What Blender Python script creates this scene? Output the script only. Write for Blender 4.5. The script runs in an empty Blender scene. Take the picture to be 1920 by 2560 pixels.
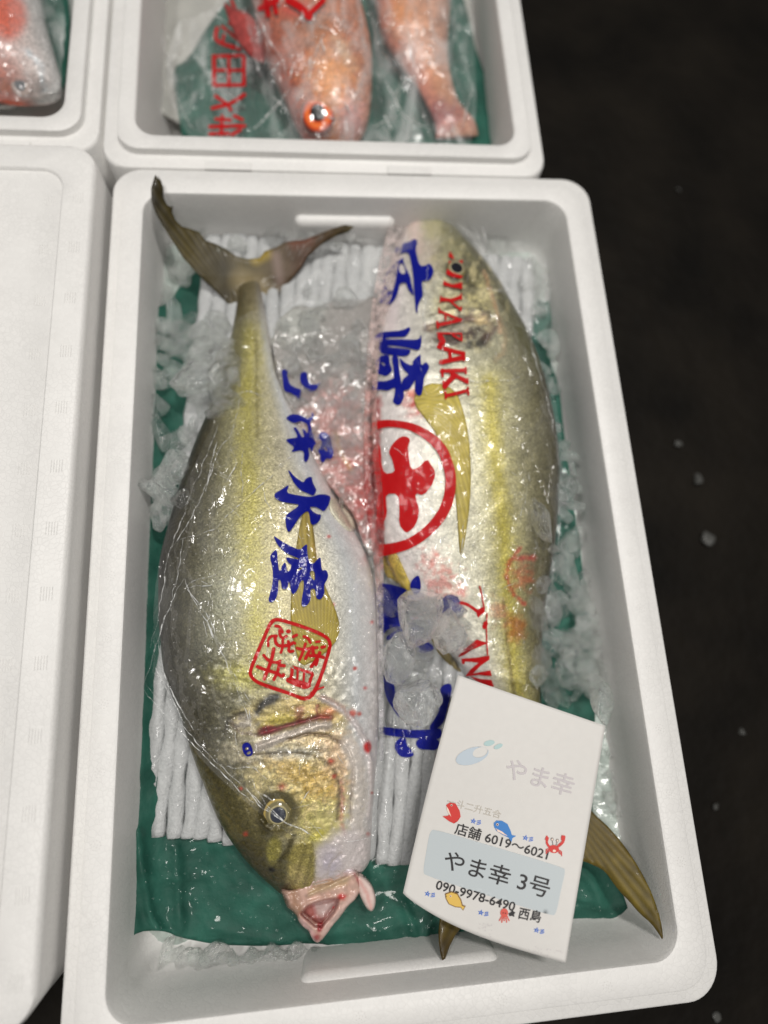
import bpy, bmesh, math, random
import numpy as np
from mathutils import Vector, Matrix
from mathutils.bvhtree import BVHTree
from mathutils.geometry import delaunay_2d_cdt
import mathutils.noise as mn

S = bpy.context.scene
COL = S.collection
rnd = random.Random(7)
# ------------------------------------------------------------------ camera
CAM = np.array([-0.03882602, -0.08277548, 0.41033255])
ROT = np.array([[0.99445573, 0.03589553, -0.09883986],
                [-0.05780409, 0.97178867, -0.22866015],
                [0.08784358, 0.23310574, 0.96847572]])
F, CX, CY = 1400.0, 960.0, 1280.0
cam = bpy.data.objects.new('camera', bpy.data.cameras.new('camera'))
COL.objects.link(cam)
S.camera = cam
m4 = Matrix([[*ROT[0], CAM[0]], [*ROT[1], CAM[1]], [*ROT[2], CAM[2]], [0, 0, 0, 1]])
cam.matrix_world = m4
cam.data.sensor_fit = 'VERTICAL'
cam.data.sensor_height = 36
cam.data.lens = F / 2560 * 36
cam.data.clip_start = 0.02
cam.data.clip_end = 60
cam.data.dof.use_dof = True
cam.data.dof.focus_distance = 0.385
cam.data.dof.aperture_fstop = 1.75
# ------------------------------------------------------------------ world, lamps, exposure
W = bpy.data.worlds.new('World'); S.world = W; W.use_nodes = True
bg = W.node_tree.nodes['Background']
bg.inputs[0].default_value = (0.95, 0.97, 1.0, 1); bg.inputs[1].default_value = 0.075
S.view_settings.view_transform = 'Standard'; S.view_settings.look = 'None'
S.view_settings.exposure = 0.0; S.view_settings.gamma = 1
S.cycles.use_denoising = True
S.cycles.max_bounces = 14; S.cycles.transparent_max_bounces = 24
S.cycles.transmission_bounces = 12; S.cycles.glossy_bounces = 5; S.cycles.diffuse_bounces = 4
S.cycles.caustics_reflective = False; S.cycles.caustics_refractive = True; S.cycles.blur_glossy = .5
S.cycles.sample_clamp_indirect = 2.5; S.cycles.sample_clamp_direct = 14.0


def lamp(name, loc, size, power, col, tgt=(0, 0, 0)):
    l = bpy.data.lights.new(name, 'AREA'); l.shape = 'RECTANGLE'
    l.size, l.size_y = size; l.energy = power; l.color = col
    o = bpy.data.objects.new(name, l); COL.objects.link(o); o.location = loc
    d = Vector(tgt) - Vector(loc)
    o.rotation_euler = d.to_track_quat('-Z', 'Y').to_euler()
    return o


lamp('ceiling_lamp', (0.30, 0.55, 1.9), (0.34, 0.12), 21.5, (1, 0.965, 0.92))
lamp('ceiling_lamp', (-0.75, 0.25, 2.0), (0.34, 0.12), 12.5, (1, 0.97, 0.93))
lamp('ceiling_lamp', (0.15, -0.75, 1.9), (0.26, 0.12), 11.5, (1, 0.96, 0.91))


# ------------------------------------------------------------------ helpers
def un(x, y, z=0.0):
    d = ROT @ np.array([(x - CX) / F, -(y - CY) / F, -1.0])
    return CAM + d * ((z - CAM[2]) / d[2])


def unA(P, z):
    P = np.asarray(P, float)
    d = np.stack([(P[:, 0] - CX) / F, -(P[:, 1] - CY) / F, -np.ones(len(P))], 1) @ ROT.T
    t = (z - CAM[2]) / d[:, 2]
    return CAM + d * t[:, None]


def pr(X):
    d = (np.asarray(X, float) - CAM) @ ROT
    return np.stack([CX + F * d[:, 0] / -d[:, 2], CY - F * d[:, 1] / -d[:, 2]], 1)


def lin(c):
    c = np.asarray(c, float) / 255.0
    return np.where(c <= 0.04045, c / 12.92, ((c + 0.055) / 1.055) ** 2.4)


def noise(P, scale, seed=0.0, oct=2):
    out = np.empty(len(P))
    for i, p in enumerate(P):
        out[i] = mn.fractal((p[0] * scale + seed, p[1] * scale - seed, (p[2] if len(p) > 2 else 0) * scale), 1.0, 2.0, oct)
    return out


def mesh_obj(name, V, Fc, mat, parent=None, col=None, smooth=True):
    me = bpy.data.meshes.new(name)
    me.from_pydata([tuple(map(float, v)) for v in V], [], [tuple(int(i) for i in f) for f in Fc])
    if col is not None:
        a = me.color_attributes.new('col', 'FLOAT_COLOR', 'POINT')
        c = np.ones((len(V), 4)); c[:, :np.asarray(col).shape[1]] = col
        a.data.foreach_set('color', c.ravel())
    if smooth:
        me.polygons.foreach_set('use_smooth', [True] * len(me.polygons))
    me.materials.append(mat); me.update()
    o = bpy.data.objects.new(name, me); COL.objects.link(o)
    if parent is not None: o.parent = parent
    return o


def empty(name, loc=(0, 0, 0)):
    o = bpy.data.objects.new(name, None); COL.objects.link(o); o.location = loc
    o.empty_display_size = 0.02
    return o


def tag(o, label, cat, group=None, kind=None):
    if label: o['label'] = label
    if cat: o['category'] = cat
    if group: o['group'] = group
    if kind: o['kind'] = kind
    return o


def under(o, parent):
    o.parent = parent
    o.matrix_parent_inverse = Matrix.Translation(-parent.location)
    return o


def bvh_of(objs):
    V = []; Fc = []
    for o in objs:
        n = len(V); mw = Matrix.Translation(o.location) if o.parent is None else Matrix.Identity(4)
        V += [mw @ v.co for v in o.data.vertices]
        Fc += [tuple(i + n for i in p.vertices) for p in o.data.polygons]
    return BVHTree.FromPolygons(V, Fc)


def inpoly(P, poly):
    P = np.asarray(P); x, y = P[:, 0], P[:, 1]; c = np.zeros(len(P), bool)
    q = np.asarray(poly, float); n = len(q)
    for i in range(n):
        x1, y1 = q[i]; x2, y2 = q[(i + 1) % n]
        if y1 == y2: continue
        m = ((y1 > y) != (y2 > y)) & (x < (x2 - x1) * (y - y1) / (y2 - y1) + x1)
        c ^= m
    return c


def dist_line(P, line, closed=False):
    P = np.asarray(P, float); q = np.asarray(line, float)[:, :2]
    d = np.full(len(P), 1e9); T = np.zeros(len(P)); n = len(q)
    for i in range(n if closed else n - 1):
        a = q[i]; b = q[(i + 1) % n]; ab = b - a
        t = np.clip(((P - a) @ ab) / max(ab @ ab, 1e-9), 0, 1)
        dd = np.hypot(*(P - (a + t[:, None] * ab)).T)
        m = dd < d; d[m] = dd[m]; T[m] = (i + t[m]) / max(n - 1, 1)
    return d, T


def resample(poly, step, closed=True):
    q = [np.asarray(p, float) for p in poly]; out = []
    n = len(q)
    for i in range(n if closed else n - 1):
        a = q[i]; b = q[(i + 1) % n]; k = max(1, int(np.hypot(*(b - a)[:2]) / step))
        for j in range(k): out.append(a + (b - a) * j / k)
    if not closed: out.append(q[-1])
    return np.array(out)


def smooth_poly(poly, it=2, closed=True):
    q = np.asarray(poly, float)
    for _ in range(it):
        if closed:
            nx = np.roll(q, -1, 0)
            q = np.stack([q * .75 + nx * .25, q * .25 + nx * .75], 1).reshape(-1, q.shape[1])
        else:
            a, b = q[:-1], q[1:]
            m = np.stack([a * .75 + b * .25, a * .25 + b * .75], 1).reshape(-1, q.shape[1])
            q = np.vstack([q[:1], m[1:-1], q[-1:]])
    return q


def fill(polys, step, rounding=1):
    """2D triangulation of polygons (even-odd) in picture-plane units, with inner points"""
    loops = [resample(smooth_poly(p, rounding) if rounding else p, step) for p in polys]
    V = []; E = []
    for L in loops:
        n = len(V); V += [tuple(p) for p in L]
        E += [(n + i, n + (i + 1) % len(L)) for i in range(len(L))]
    A = np.vstack(loops); x0, y0 = A.min(0); x1, y1 = A.max(0)
    gx, gy = np.meshgrid(np.arange(x0 + step * .5, x1, step), np.arange(y0 + step * .5, y1, step))
    gx = gx + (np.arange(gx.shape[0]) % 2)[:, None] * step * .5
    G = np.stack([gx.ravel(), gy.ravel()], 1)
    ins = np.zeros(len(G), bool); dm = np.full(len(G), 1e9)
    for L in loops:
        ins ^= inpoly(G, L); dm = np.minimum(dm, dist_line(G, L, True)[0])
    G = G[ins & (dm > step * .45)]
    V += [tuple(p) for p in G]
    ov, oe, of, *_ = delaunay_2d_cdt([Vector(v) for v in V], E, [], 0, 1e-5)
    P = np.array([[v[0], v[1]] for v in ov])
    fs = [f for f in of]
    C = np.array([P[list(f)].mean(0) for f in fs]); keep = np.zeros(len(fs), bool)
    for L in loops: keep ^= inpoly(C, L)
    fs = [f for f, k in zip(fs, keep) if k]
    used = sorted({i for f in fs for i in f}); mp = {u: i for i, u in enumerate(used)}
    P = P[used]; fs = [[mp[i] for i in f] for f in fs]
    out = []
    for f in fs:      # picture y points down: flip so that normals look up
        a, b, c = P[f[0]], P[f[1]], P[f[2]]
        s = (b[0] - a[0]) * (c[1] - a[1]) - (b[1] - a[1]) * (c[0] - a[0])
        out.append(f if s < 0 else f[::-1])
    return P, out, loops


def ribbon(line, w, step=4, closed=False, caps=True):
    """variable width brush stroke as polygon in picture-plane units"""
    L = np.array([(p[0], p[1], (p[2] if len(p) > 2 else w)) for p in line], float)
    L = smooth_poly(L, 2, closed)
    n = len(L)
    nx = np.roll(L, -1, 0) if closed else np.vstack([L[1:], L[-1:]])
    pv = np.roll(L, 1, 0) if closed else np.vstack([L[:1], L[:-1]])
    t = (nx - pv)[:, :2]; t /= np.maximum(np.hypot(t[:, 0], t[:, 1]), 1e-6)[:, None]
    nn = np.stack([-t[:, 1], t[:, 0]], 1)
    a = L[:, :2] + nn * L[:, 2:3] / 2; b = L[:, :2] - nn * L[:, 2:3] / 2
    if closed: return [a, b]
    if caps:
        c1 = L[-1, :2] + t[-1] * L[-1, 2] * .35; c0 = L[0, :2] - t[0] * L[0, 2] * .35
        return [np.vstack([a, [c1], b[::-1], [c0]])]
    return [np.vstack([a, b[::-1]])]


def cr(p, org, sc):
    return [(org[0] + q[0] * sc, org[1] + q[1] * sc) + tuple(v * sc for v in q[2:]) for q in p]


# ------------------------------------------------------------------ materials
def newmat(name):
    m = bpy.data.materials.new(name); m.use_nodes = True
    nt = m.node_tree; nt.nodes.clear()
    out = nt.nodes.new('ShaderNodeOutputMaterial')
    return m, nt, out


def N(nt, t, **kw):
    n = nt.nodes.new('ShaderNode' + t)
    for k, v in kw.items():
        if k.startswith('i_'): n.inputs[k[2:].replace('_', ' ')].default_value = v
        else: setattr(n, k, v)
    return n


def link(nt, a, b): nt.links.new(a, b)


def pbsdf(nt, col=(0.8, 0.8, 0.8), rough=.5, **kw):
    p = nt.nodes.new('ShaderNodeBsdfPrincipled')
    p.inputs['Base Color'].default_value = (*col, 1); p.inputs['Roughness'].default_value = rough
    for k, v in kw.items(): p.inputs[k].default_value = v
    return p


def m_simple(name, col, rough=.5, bump=None, var=0.0, vscale=60, **kw):
    m, nt, out = newmat(name); p = pbsdf(nt, col, rough, **kw)
    tc = N(nt, 'TexCoord')
    if var:
        n = N(nt, 'TexNoise'); n.inputs['Scale'].default_value = vscale; n.inputs['Detail'].default_value = 4
        link(nt, tc.outputs['Object'], n.inputs['Vector'])
        mx = N(nt, 'Mix', data_type='RGBA', blend_type='MULTIPLY'); mx.inputs['Factor'].default_value = 1
        r = N(nt, 'MapRange'); r.inputs['To Min'].default_value = 1 - var; r.inputs['To Max'].default_value = 1 + var
        r.inputs['From Min'].default_value = .3; r.inputs['From Max'].default_value = .7
        link(nt, n.outputs['Fac'], r.inputs['Value'])
        mx.inputs['A'].default_value = (*col, 1); link(nt, r.outputs[0], mx.inputs['B'])
        link(nt, mx.outputs['Result'], p.inputs['Base Color'])
    if bump:
        n = N(nt, 'TexNoise'); n.inputs['Scale'].default_value = bump[0]; n.inputs['Detail'].default_value = 5
        link(nt, tc.outputs['Object'], n.inputs['Vector'])
        b = N(nt, 'Bump'); b.inputs['Strength'].default_value = bump[1]; b.inputs['Distance'].default_value = bump[2]
        link(nt, n.outputs['Fac'], b.inputs['Height']); link(nt, b.outputs[0], p.inputs['Normal'])
    link(nt, p.outputs[0], out.inputs[0])
    return m


def m_foam(name, col, scale=290, edge=.93):
    m, nt, out = newmat(name); p = pbsdf(nt, col, .42)
    p.inputs['Specular IOR Level'].default_value = .4
    p.inputs['Subsurface Weight'].default_value = 0.0
    tc = N(nt, 'TexCoord')
    nz = N(nt, 'TexNoise'); nz.inputs['Scale'].default_value = 120
    link(nt, tc.outputs['Object'], nz.inputs['Vector'])
    add = N(nt, 'VectorMath', operation='MULTIPLY_ADD')
    link(nt, nz.outputs['Color'], add.inputs[0]); add.inputs[1].default_value = (.003, .003, .003)
    link(nt, tc.outputs['Object'], add.inputs[2])
    v = N(nt, 'TexVoronoi', feature='DISTANCE_TO_EDGE'); v.inputs['Scale'].default_value = scale
    link(nt, add.outputs[0], v.inputs['Vector'])
    r = N(nt, 'MapRange'); r.inputs['From Max'].default_value = .10
    link(nt, v.outputs['Distance'], r.inputs['Value'])
    big = N(nt, 'TexNoise'); big.inputs['Scale'].default_value = 14; big.inputs['Detail'].default_value = 5
    link(nt, tc.outputs['Object'], big.inputs['Vector'])
    r2 = N(nt, 'MapRange'); r2.inputs['From Min'].default_value = .35; r2.inputs['From Max'].default_value = .65
    r2.inputs['To Min'].default_value = .95; r2.inputs['To Max'].default_value = 1.0
    link(nt, big.outputs['Fac'], r2.inputs['Value'])
    vc = N(nt, 'TexVoronoi'); vc.inputs['Scale'].default_value = scale
    link(nt, add.outputs[0], vc.inputs['Vector'])
    sep = N(nt, 'SeparateColor'); link(nt, vc.outputs['Color'], sep.inputs[0])
    r3 = N(nt, 'MapRange'); r3.inputs['To Min'].default_value = .965; r3.inputs['To Max'].default_value = 1.0
    link(nt, sep.outputs[0], r3.inputs['Value'])
    mx = N(nt, 'Mix', data_type='RGBA'); mx.inputs['A'].default_value = (*[c * edge for c in col], 1); mx.inputs['B'].default_value = (*col, 1)
    pa = N(nt, 'TexNoise'); pa.inputs['Scale'].default_value = 22; pa.inputs['Detail'].default_value = 3; link(nt, tc.outputs['Object'], pa.inputs['Vector'])
    pr_ = N(nt, 'MapRange'); pr_.inputs['From Min'].default_value = .4; pr_.inputs['From Max'].default_value = .6; link(nt, pa.outputs['Fac'], pr_.inputs['Value'])
    pm = N(nt, 'Math', operation='MAXIMUM'); link(nt, r.outputs[0], pm.inputs[0]); link(nt, pr_.outputs[0], pm.inputs[1])
    link(nt, pm.outputs[0], mx.inputs['Factor'])
    mu = N(nt, 'Mix', data_type='RGBA', blend_type='MULTIPLY'); mu.inputs['Factor'].default_value = 1
    link(nt, mx.outputs['Result'], mu.inputs['A']); link(nt, r2.outputs[0], mu.inputs['B'])
    mu2 = N(nt, 'Mix', data_type='RGBA', blend_type='MULTIPLY'); mu2.inputs['Factor'].default_value = 1
    link(nt, mu.outputs['Result'], mu2.inputs['A']); link(nt, r3.outputs[0], mu2.inputs['B'])
    link(nt, mu2.outputs['Result'], p.inputs['Base Color'])
    fn = N(nt, 'TexNoise'); fn.inputs['Scale'].default_value = 900; link(nt, tc.outputs['Object'], fn.inputs['Vector'])
    ad = N(nt, 'Math', operation='MULTIPLY_ADD'); ad.inputs[1].default_value = .5
    link(nt, fn.outputs['Fac'], ad.inputs[0]); link(nt, r.outputs[0], ad.inputs[2])
    b = N(nt, 'Bump'); b.inputs['Strength'].default_value = .22; b.inputs['Distance'].default_value = .0003
    link(nt, ad.outputs[0], b.inputs['Height']); link(nt, b.outputs[0], p.inputs['Normal'])
    link(nt, p.outputs[0], out.inputs[0])
    return m


def m_skin(name, rough=.3, speck=.32, sscale=900, bumpd=.00035, metallic=.22, vor=430, coat=.2):
    m, nt, out = newmat(name); p = pbsdf(nt, (1, 1, 1), rough)
    p.inputs['Metallic'].default_value = metallic
    p.inputs['Specular IOR Level'].default_value = .35
    p.inputs['Coat Weight'].default_value = coat; p.inputs['Coat Roughness'].default_value = .08
    tc = N(nt, 'TexCoord'); at = N(nt, 'Attribute', attribute_name='col')
    n = N(nt, 'TexNoise'); n.inputs['Scale'].default_value = sscale; n.inputs['Detail'].default_value = 3; n.inputs['Roughness'].default_value = .7
    link(nt, tc.outputs['Object'], n.inputs['Vector'])
    r = N(nt, 'MapRange'); r.inputs['From Min'].default_value = .36; r.inputs['From Max'].default_value = .64
    r.inputs['To Min'].default_value = 1 - speck * 1.25; r.inputs['To Max'].default_value = 1 + speck
    link(nt, n.outputs['Fac'], r.inputs['Value'])
    v = N(nt, 'TexVoronoi'); v.inputs['Scale'].default_value = vor
    link(nt, tc.outputs['Object'], v.inputs['Vector'])
    r2 = N(nt, 'MapRange'); r2.inputs['From Max'].default_value = .6; r2.inputs['To Min'].default_value = 1 + speck * .35; r2.inputs['To Max'].default_value = 1 - speck * .5
    link(nt, v.outputs['Distance'], r2.inputs['Value'])
    mu = N(nt, 'Math', operation='MULTIPLY'); link(nt, r.outputs[0], mu.inputs[0]); link(nt, r2.outputs[0], mu.inputs[1])
    mx = N(nt, 'Mix', data_type='RGBA', blend_type='MULTIPLY'); link(nt, at.outputs['Alpha'], mx.inputs['Factor'])
    link(nt, at.outputs['Color'], mx.inputs['A']); link(nt, mu.outputs[0], mx.inputs['B'])
    link(nt, mx.outputs['Result'], p.inputs['Base Color'])
    ad = N(nt, 'Math', operation='MULTIPLY_ADD'); ad.inputs[1].default_value = -.8
    link(nt, v.outputs['Distance'], ad.inputs[0]); link(nt, n.outputs['Fac'], ad.inputs[2])
    b = N(nt, 'Bump'); b.inputs['Strength'].default_value = .7; b.inputs['Distance'].default_value = bumpd
    link(nt, ad.outputs[0], b.inputs['Height']); link(nt, b.outputs[0], p.inputs['Normal'])
    b2 = N(nt, 'Bump'); b2.inputs['Strength'].default_value = .5; b2.inputs['Distance'].default_value = bumpd * .6
    link(nt, n.outputs['Fac'], b2.inputs['Height']); link(nt, b2.outputs[0], p.inputs['Coat Normal'])
    link(nt, p.outputs[0], out.inputs[0])
    return m


def m_attr(name, rough=.35, bump=(500, .4, .0004), coat=.4, **kw):
    m, nt, out = newmat(name); p = pbsdf(nt, (1, 1, 1), rough, **kw)
    p.inputs['Coat Weight'].default_value = coat; p.inputs['Coat Roughness'].default_value = .1
    tc = N(nt, 'TexCoord'); at = N(nt, 'Attribute', attribute_name='col')
    link(nt, at.outputs['Color'], p.inputs['Base Color'])
    n = N(nt, 'TexNoise'); n.inputs['Scale'].default_value = bump[0]; n.inputs['Detail'].default_value = 4
    link(nt, tc.outputs['Object'], n.inputs['Vector'])
    b = N(nt, 'Bump'); b.inputs['Strength'].default_value = bump[1]; b.inputs['Distance'].default_value = bump[2]
    link(nt, n.outputs['Fac'], b.inputs['Height']); link(nt, b.outputs[0], p.inputs['Normal'])
    link(nt, p.outputs[0], out.inputs[0])
    return m


def m_ice(name, clear=.28, cloud=(.84, .85, .84), cmin=.0, cmax=.05, crack=.36, gloss=.24, cl=(.50, .76), tint=(.975, .98, .975)):
    m, nt, out = newmat(name)
    tc = N(nt, 'TexCoord'); ob = N(nt, 'ObjectInfo')
    v = N(nt, 'VectorMath', operation='MULTIPLY_ADD'); v.inputs[1].default_value = (40, 40, 40)
    link(nt, ob.outputs['Location'], v.inputs[0]); link(nt, tc.outputs['Object'], v.inputs[2])
    n = N(nt, 'TexNoise'); n.inputs['Scale'].default_value = 1.7; n.inputs['Detail'].default_value = 2.5; n.inputs['Distortion'].default_value = .8
    link(nt, v.outputs[0], n.inputs['Vector'])
    b = N(nt, 'Bump'); b.inputs['Strength'].default_value = 1; b.inputs['Distance'].default_value = .0034; link(nt, n.outputs['Fac'], b.inputs['Height'])
    nf = N(nt, 'TexNoise'); nf.inputs['Scale'].default_value = 7; nf.inputs['Detail'].default_value = 2; link(nt, v.outputs[0], nf.inputs['Vector'])
    b_ = N(nt, 'Bump'); b_.inputs['Strength'].default_value = 1; b_.inputs['Distance'].default_value = .0008; link(nt, nf.outputs['Fac'], b_.inputs['Height']); link(nt, b.outputs[0], b_.inputs['Normal']); b = b_
    g = N(nt, 'BsdfGlass'); g.inputs['IOR'].default_value = 1.31; g.inputs['Roughness'].default_value = .0; g.inputs['Color'].default_value = (*tint, 1); link(nt, b.outputs[0], g.inputs['Normal'])
    t = N(nt, 'BsdfTransparent'); t.inputs[0].default_value = (*tint, 1)
    m1 = N(nt, 'MixShader'); m1.inputs[0].default_value = clear; link(nt, g.outputs[0], m1.inputs[1]); link(nt, t.outputs[0], m1.inputs[2])
    d = N(nt, 'BsdfDiffuse'); d.inputs[0].default_value = (*cloud, 1); tr = N(nt, 'BsdfTranslucent'); tr.inputs[0].default_value = (*cloud, 1)
    m2 = N(nt, 'MixShader'); m2.inputs[0].default_value = .4; link(nt, d.outputs[0], m2.inputs[1]); link(nt, tr.outputs[0], m2.inputs[2])
    c = N(nt, 'TexNoise'); c.inputs['Scale'].default_value = 1.8; c.inputs['Detail'].default_value = 7; c.inputs['Roughness'].default_value = .65; link(nt, v.outputs[0], c.inputs['Vector'])
    r = N(nt, 'MapRange'); r.inputs['From Min'].default_value = cl[0]; r.inputs['From Max'].default_value = cl[1]; r.inputs['To Min'].default_value = cmin; r.inputs['To Max'].default_value = cmax; link(nt, c.outputs['Fac'], r.inputs['Value'])
    w = N(nt, 'VectorMath', operation='MULTIPLY_ADD'); w.inputs[1].default_value = (1.3, 1.3, 1.3); link(nt, n.outputs['Color'], w.inputs[0]); link(nt, v.outputs[0], w.inputs[2])
    vo = N(nt, 'TexVoronoi', feature='DISTANCE_TO_EDGE'); vo.inputs['Scale'].default_value = 1.9; link(nt, w.outputs[0], vo.inputs['Vector'])
    rv = N(nt, 'MapRange'); rv.inputs['From Min'].default_value = .0; rv.inputs['From Max'].default_value = .03; rv.inputs['To Min'].default_value = crack; rv.inputs['To Max'].default_value = 0; link(nt, vo.outputs['Distance'], rv.inputs['Value'])
    mxx = N(nt, 'Math', operation='MAXIMUM'); link(nt, r.outputs[0], mxx.inputs[0]); link(nt, rv.outputs[0], mxx.inputs[1])
    m3 = N(nt, 'MixShader'); link(nt, mxx.outputs[0], m3.inputs[0]); link(nt, m1.outputs[0], m3.inputs[1]); link(nt, m2.outputs[0], m3.inputs[2])
    gl = N(nt, 'BsdfGlossy'); gl.inputs['Roughness'].default_value = .03; gl.inputs['Color'].default_value = (gloss, gloss, gloss, 1); link(nt, b.outputs[0], gl.inputs['Normal'])
    ad = N(nt, 'AddShader'); link(nt, m3.outputs[0], ad.inputs[0]); link(nt, gl.outputs[0], ad.inputs[1])
    link(nt, ad.outputs[0], out.inputs[0])
    return m


def m_film(name, haze=.022, ior=1.5, bump=(55, .8, .004), rough=.05, fine=.0004):
    m, nt, out = newmat(name)
    tc = N(nt, 'TexCoord')
    mp = N(nt, 'Mapping'); mp.inputs['Scale'].default_value = (1.0, .45, 1); mp.inputs['Rotation'].default_value = (0, 0, .5)
    link(nt, tc.outputs['Object'], mp.inputs['Vector'])
    n = N(nt, 'TexNoise', noise_type='RIDGED_MULTIFRACTAL') if False else N(nt, 'TexNoise')
    n.inputs['Scale'].default_value = bump[0]; n.inputs['Detail'].default_value = 3; n.inputs['Distortion'].default_value = 1.2
    link(nt, mp.outputs[0], n.inputs['Vector'])
    n2 = N(nt, 'TexNoise'); n2.inputs['Scale'].default_value = 420; n2.inputs['Detail'].default_value = 3
    link(nt, tc.outputs['Object'], n2.inputs['Vector'])
    wv = N(nt, 'VectorMath', operation='MULTIPLY_ADD'); wv.inputs[1].default_value = (.012, .012, .012)
    link(nt, n.outputs['Color'], wv.inputs[0]); link(nt, mp.outputs[0], wv.inputs[2])
    vr = N(nt, 'TexVoronoi', feature='DISTANCE_TO_EDGE'); vr.inputs['Scale'].default_value = bump[0] * 1.6; link(nt, wv.outputs[0], vr.inputs['Vector'])
    rr_ = N(nt, 'MapRange'); rr_.inputs['From Max'].default_value = .12; rr_.inputs['To Min'].default_value = .5; rr_.inputs['To Max'].default_value = 0; link(nt, vr.outputs['Distance'], rr_.inputs['Value'])
    hs = N(nt, 'Math', operation='ADD'); link(nt, rr_.outputs[0], hs.inputs[0]); link(nt, n.outputs['Fac'], hs.inputs[1])
    b = N(nt, 'Bump'); b.inputs['Strength'].default_value = bump[1]; b.inputs['Distance'].default_value = bump[2]
    link(nt, hs.outputs[0], b.inputs['Height'])
    b2 = N(nt, 'Bump'); b2.inputs['Strength'].default_value = .6; b2.inputs['Distance'].default_value = fine
    link(nt, n2.outputs['Fac'], b2.inputs['Height']); link(nt, b.outputs[0], b2.inputs['Normal'])
    fr = N(nt, 'Fresnel'); fr.inputs['IOR'].default_value = ior; link(nt, b2.outputs[0], fr.inputs['Normal'])
    g = N(nt, 'BsdfGlossy'); g.inputs['Roughness'].default_value = rough; link(nt, b2.outputs[0], g.inputs['Normal'])
    g.inputs['Color'].default_value = (.09, .09, .09, 1)
    t = N(nt, 'BsdfTransparent'); t.inputs[0].default_value = (.985, .985, .985, 1)
    m1 = N(nt, 'AddShader'); link(nt, t.outputs[0], m1.inputs[0]); link(nt, g.outputs[0], m1.inputs[1])
    d = N(nt, 'BsdfDiffuse'); d.inputs[0].default_value = (.85, .86, .85, 1)
    r = N(nt, 'MapRange'); r.inputs['From Min'].default_value = .45; r.inputs['From Max'].default_value = .75
    r.inputs['To Min'].default_value = haze * .4; r.inputs['To Max'].default_value = haze * 3
    link(nt, n.outputs['Fac'], r.inputs['Value'])
    m2 = N(nt, 'MixShader'); link(nt, r.outputs[0], m2.inputs[0]); link(nt, m1.outputs[0], m2.inputs[1]); link(nt, d.outputs[0], m2.inputs[2])
    link(nt, m2.outputs[0], out.inputs[0])
    return m


def m_ink(name, col, alpha=.95):
    m, nt, out = newmat(name); p = pbsdf(nt, col, .5)
    p.inputs['Specular IOR Level'].default_value = .1
    p.inputs['Coat Weight'].default_value = .35; p.inputs['Coat Roughness'].default_value = .05
    p.inputs['Alpha'].default_value = alpha
    tc = N(nt, 'TexCoord'); n = N(nt, 'TexNoise'); n.inputs['Scale'].default_value = 420; n.inputs['Detail'].default_value = 3
    link(nt, tc.outputs['Object'], n.inputs['Vector'])
    b = N(nt, 'Bump'); b.inputs['Strength'].default_value = .5; b.inputs['Distance'].default_value = .0005
    link(nt, n.outputs['Fac'], b.inputs['Height']); link(nt, b.outputs[0], p.inputs['Coat Normal'])
    link(nt, p.outputs[0], out.inputs[0])
    return m


M = {}
M['foam'] = m_foam('white_polystyrene', (.785, .775, .755))
M['floor'] = m_simple('wet_concrete', (.0066, .0052, .0036), .7, (60, .6, .004), .6, 9, **{'Specular IOR Level': .12})
M['skin'] = m_skin('fish_skin')
M['skin_red'] = m_skin('red_fish_skin', speck=.35, sscale=500, metallic=.05)
M['flesh'] = m_attr('wet_flesh', .25)
M['fin'] = m_attr('fin_membrane', .5, (900, .5, .0003), .08, **{'Specular IOR Level': .3})
M['eye'] = m_attr('eyeball', .08, (200, .05, .0002), 1.0)
M['ice'] = m_ice('clear_ice')
M['ice2'] = m_ice('cloudy_ice', .3, cmin=.0, cmax=.26, crack=.42, cl=(.46, .74))
M['slush'] = m_attr('slush', .12, (150, .7, .003), .8)
M['net'] = m_simple('foam_net', (.44, .45, .45), .45, (500, .8, .0012), .08, 300, **{'Coat Weight': .25})
M['green'] = m_simple('green_parchment', (.019, .088, .064), .55, (90, .7, .0025), .28, 45, **{'Coat Weight': .10, 'Coat Roughness': .06, 'Specular IOR Level': .2})
M['film'] = m_film('clear_film', bump=(26, .9, .0040), fine=.0002)
M['film2'] = m_film('clear_film_wrinkled', .13, 1.5, (30, 1, .012), .15)
M['film3'] = m_film('hazy_crumpled_film', .15, 1.5, (34, 1, .010), .12)
M['blue'] = m_ink('blue_ink', (.002, .006, .21))
M['red'] = m_ink('red_ink', (.48, .006, .008))
M['card'] = m_simple('card_paper', (.665, .648, .62), .6, (900, .15, .0002), .015, 200)


def flat(name, rgb, rough=.6): return m_simple(name, tuple(lin(rgb)), rough)


# ------------------------------------------------------------------ foam boxes
def rrect(x0, x1, y0, y1, r, n=10):
    P = []
    for cx, cy, a0 in ((x1 - r, y1 - r, 0), (x0 + r, y1 - r, 90), (x0 + r, y0 + r, 180), (x1 - r, y0 + r, 270)):
        for k in range(n + 1):
            a = math.radians(a0 + 90 * k / n); P.append((cx + r * math.cos(a), cy + r * math.sin(a)))
    return P


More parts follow.
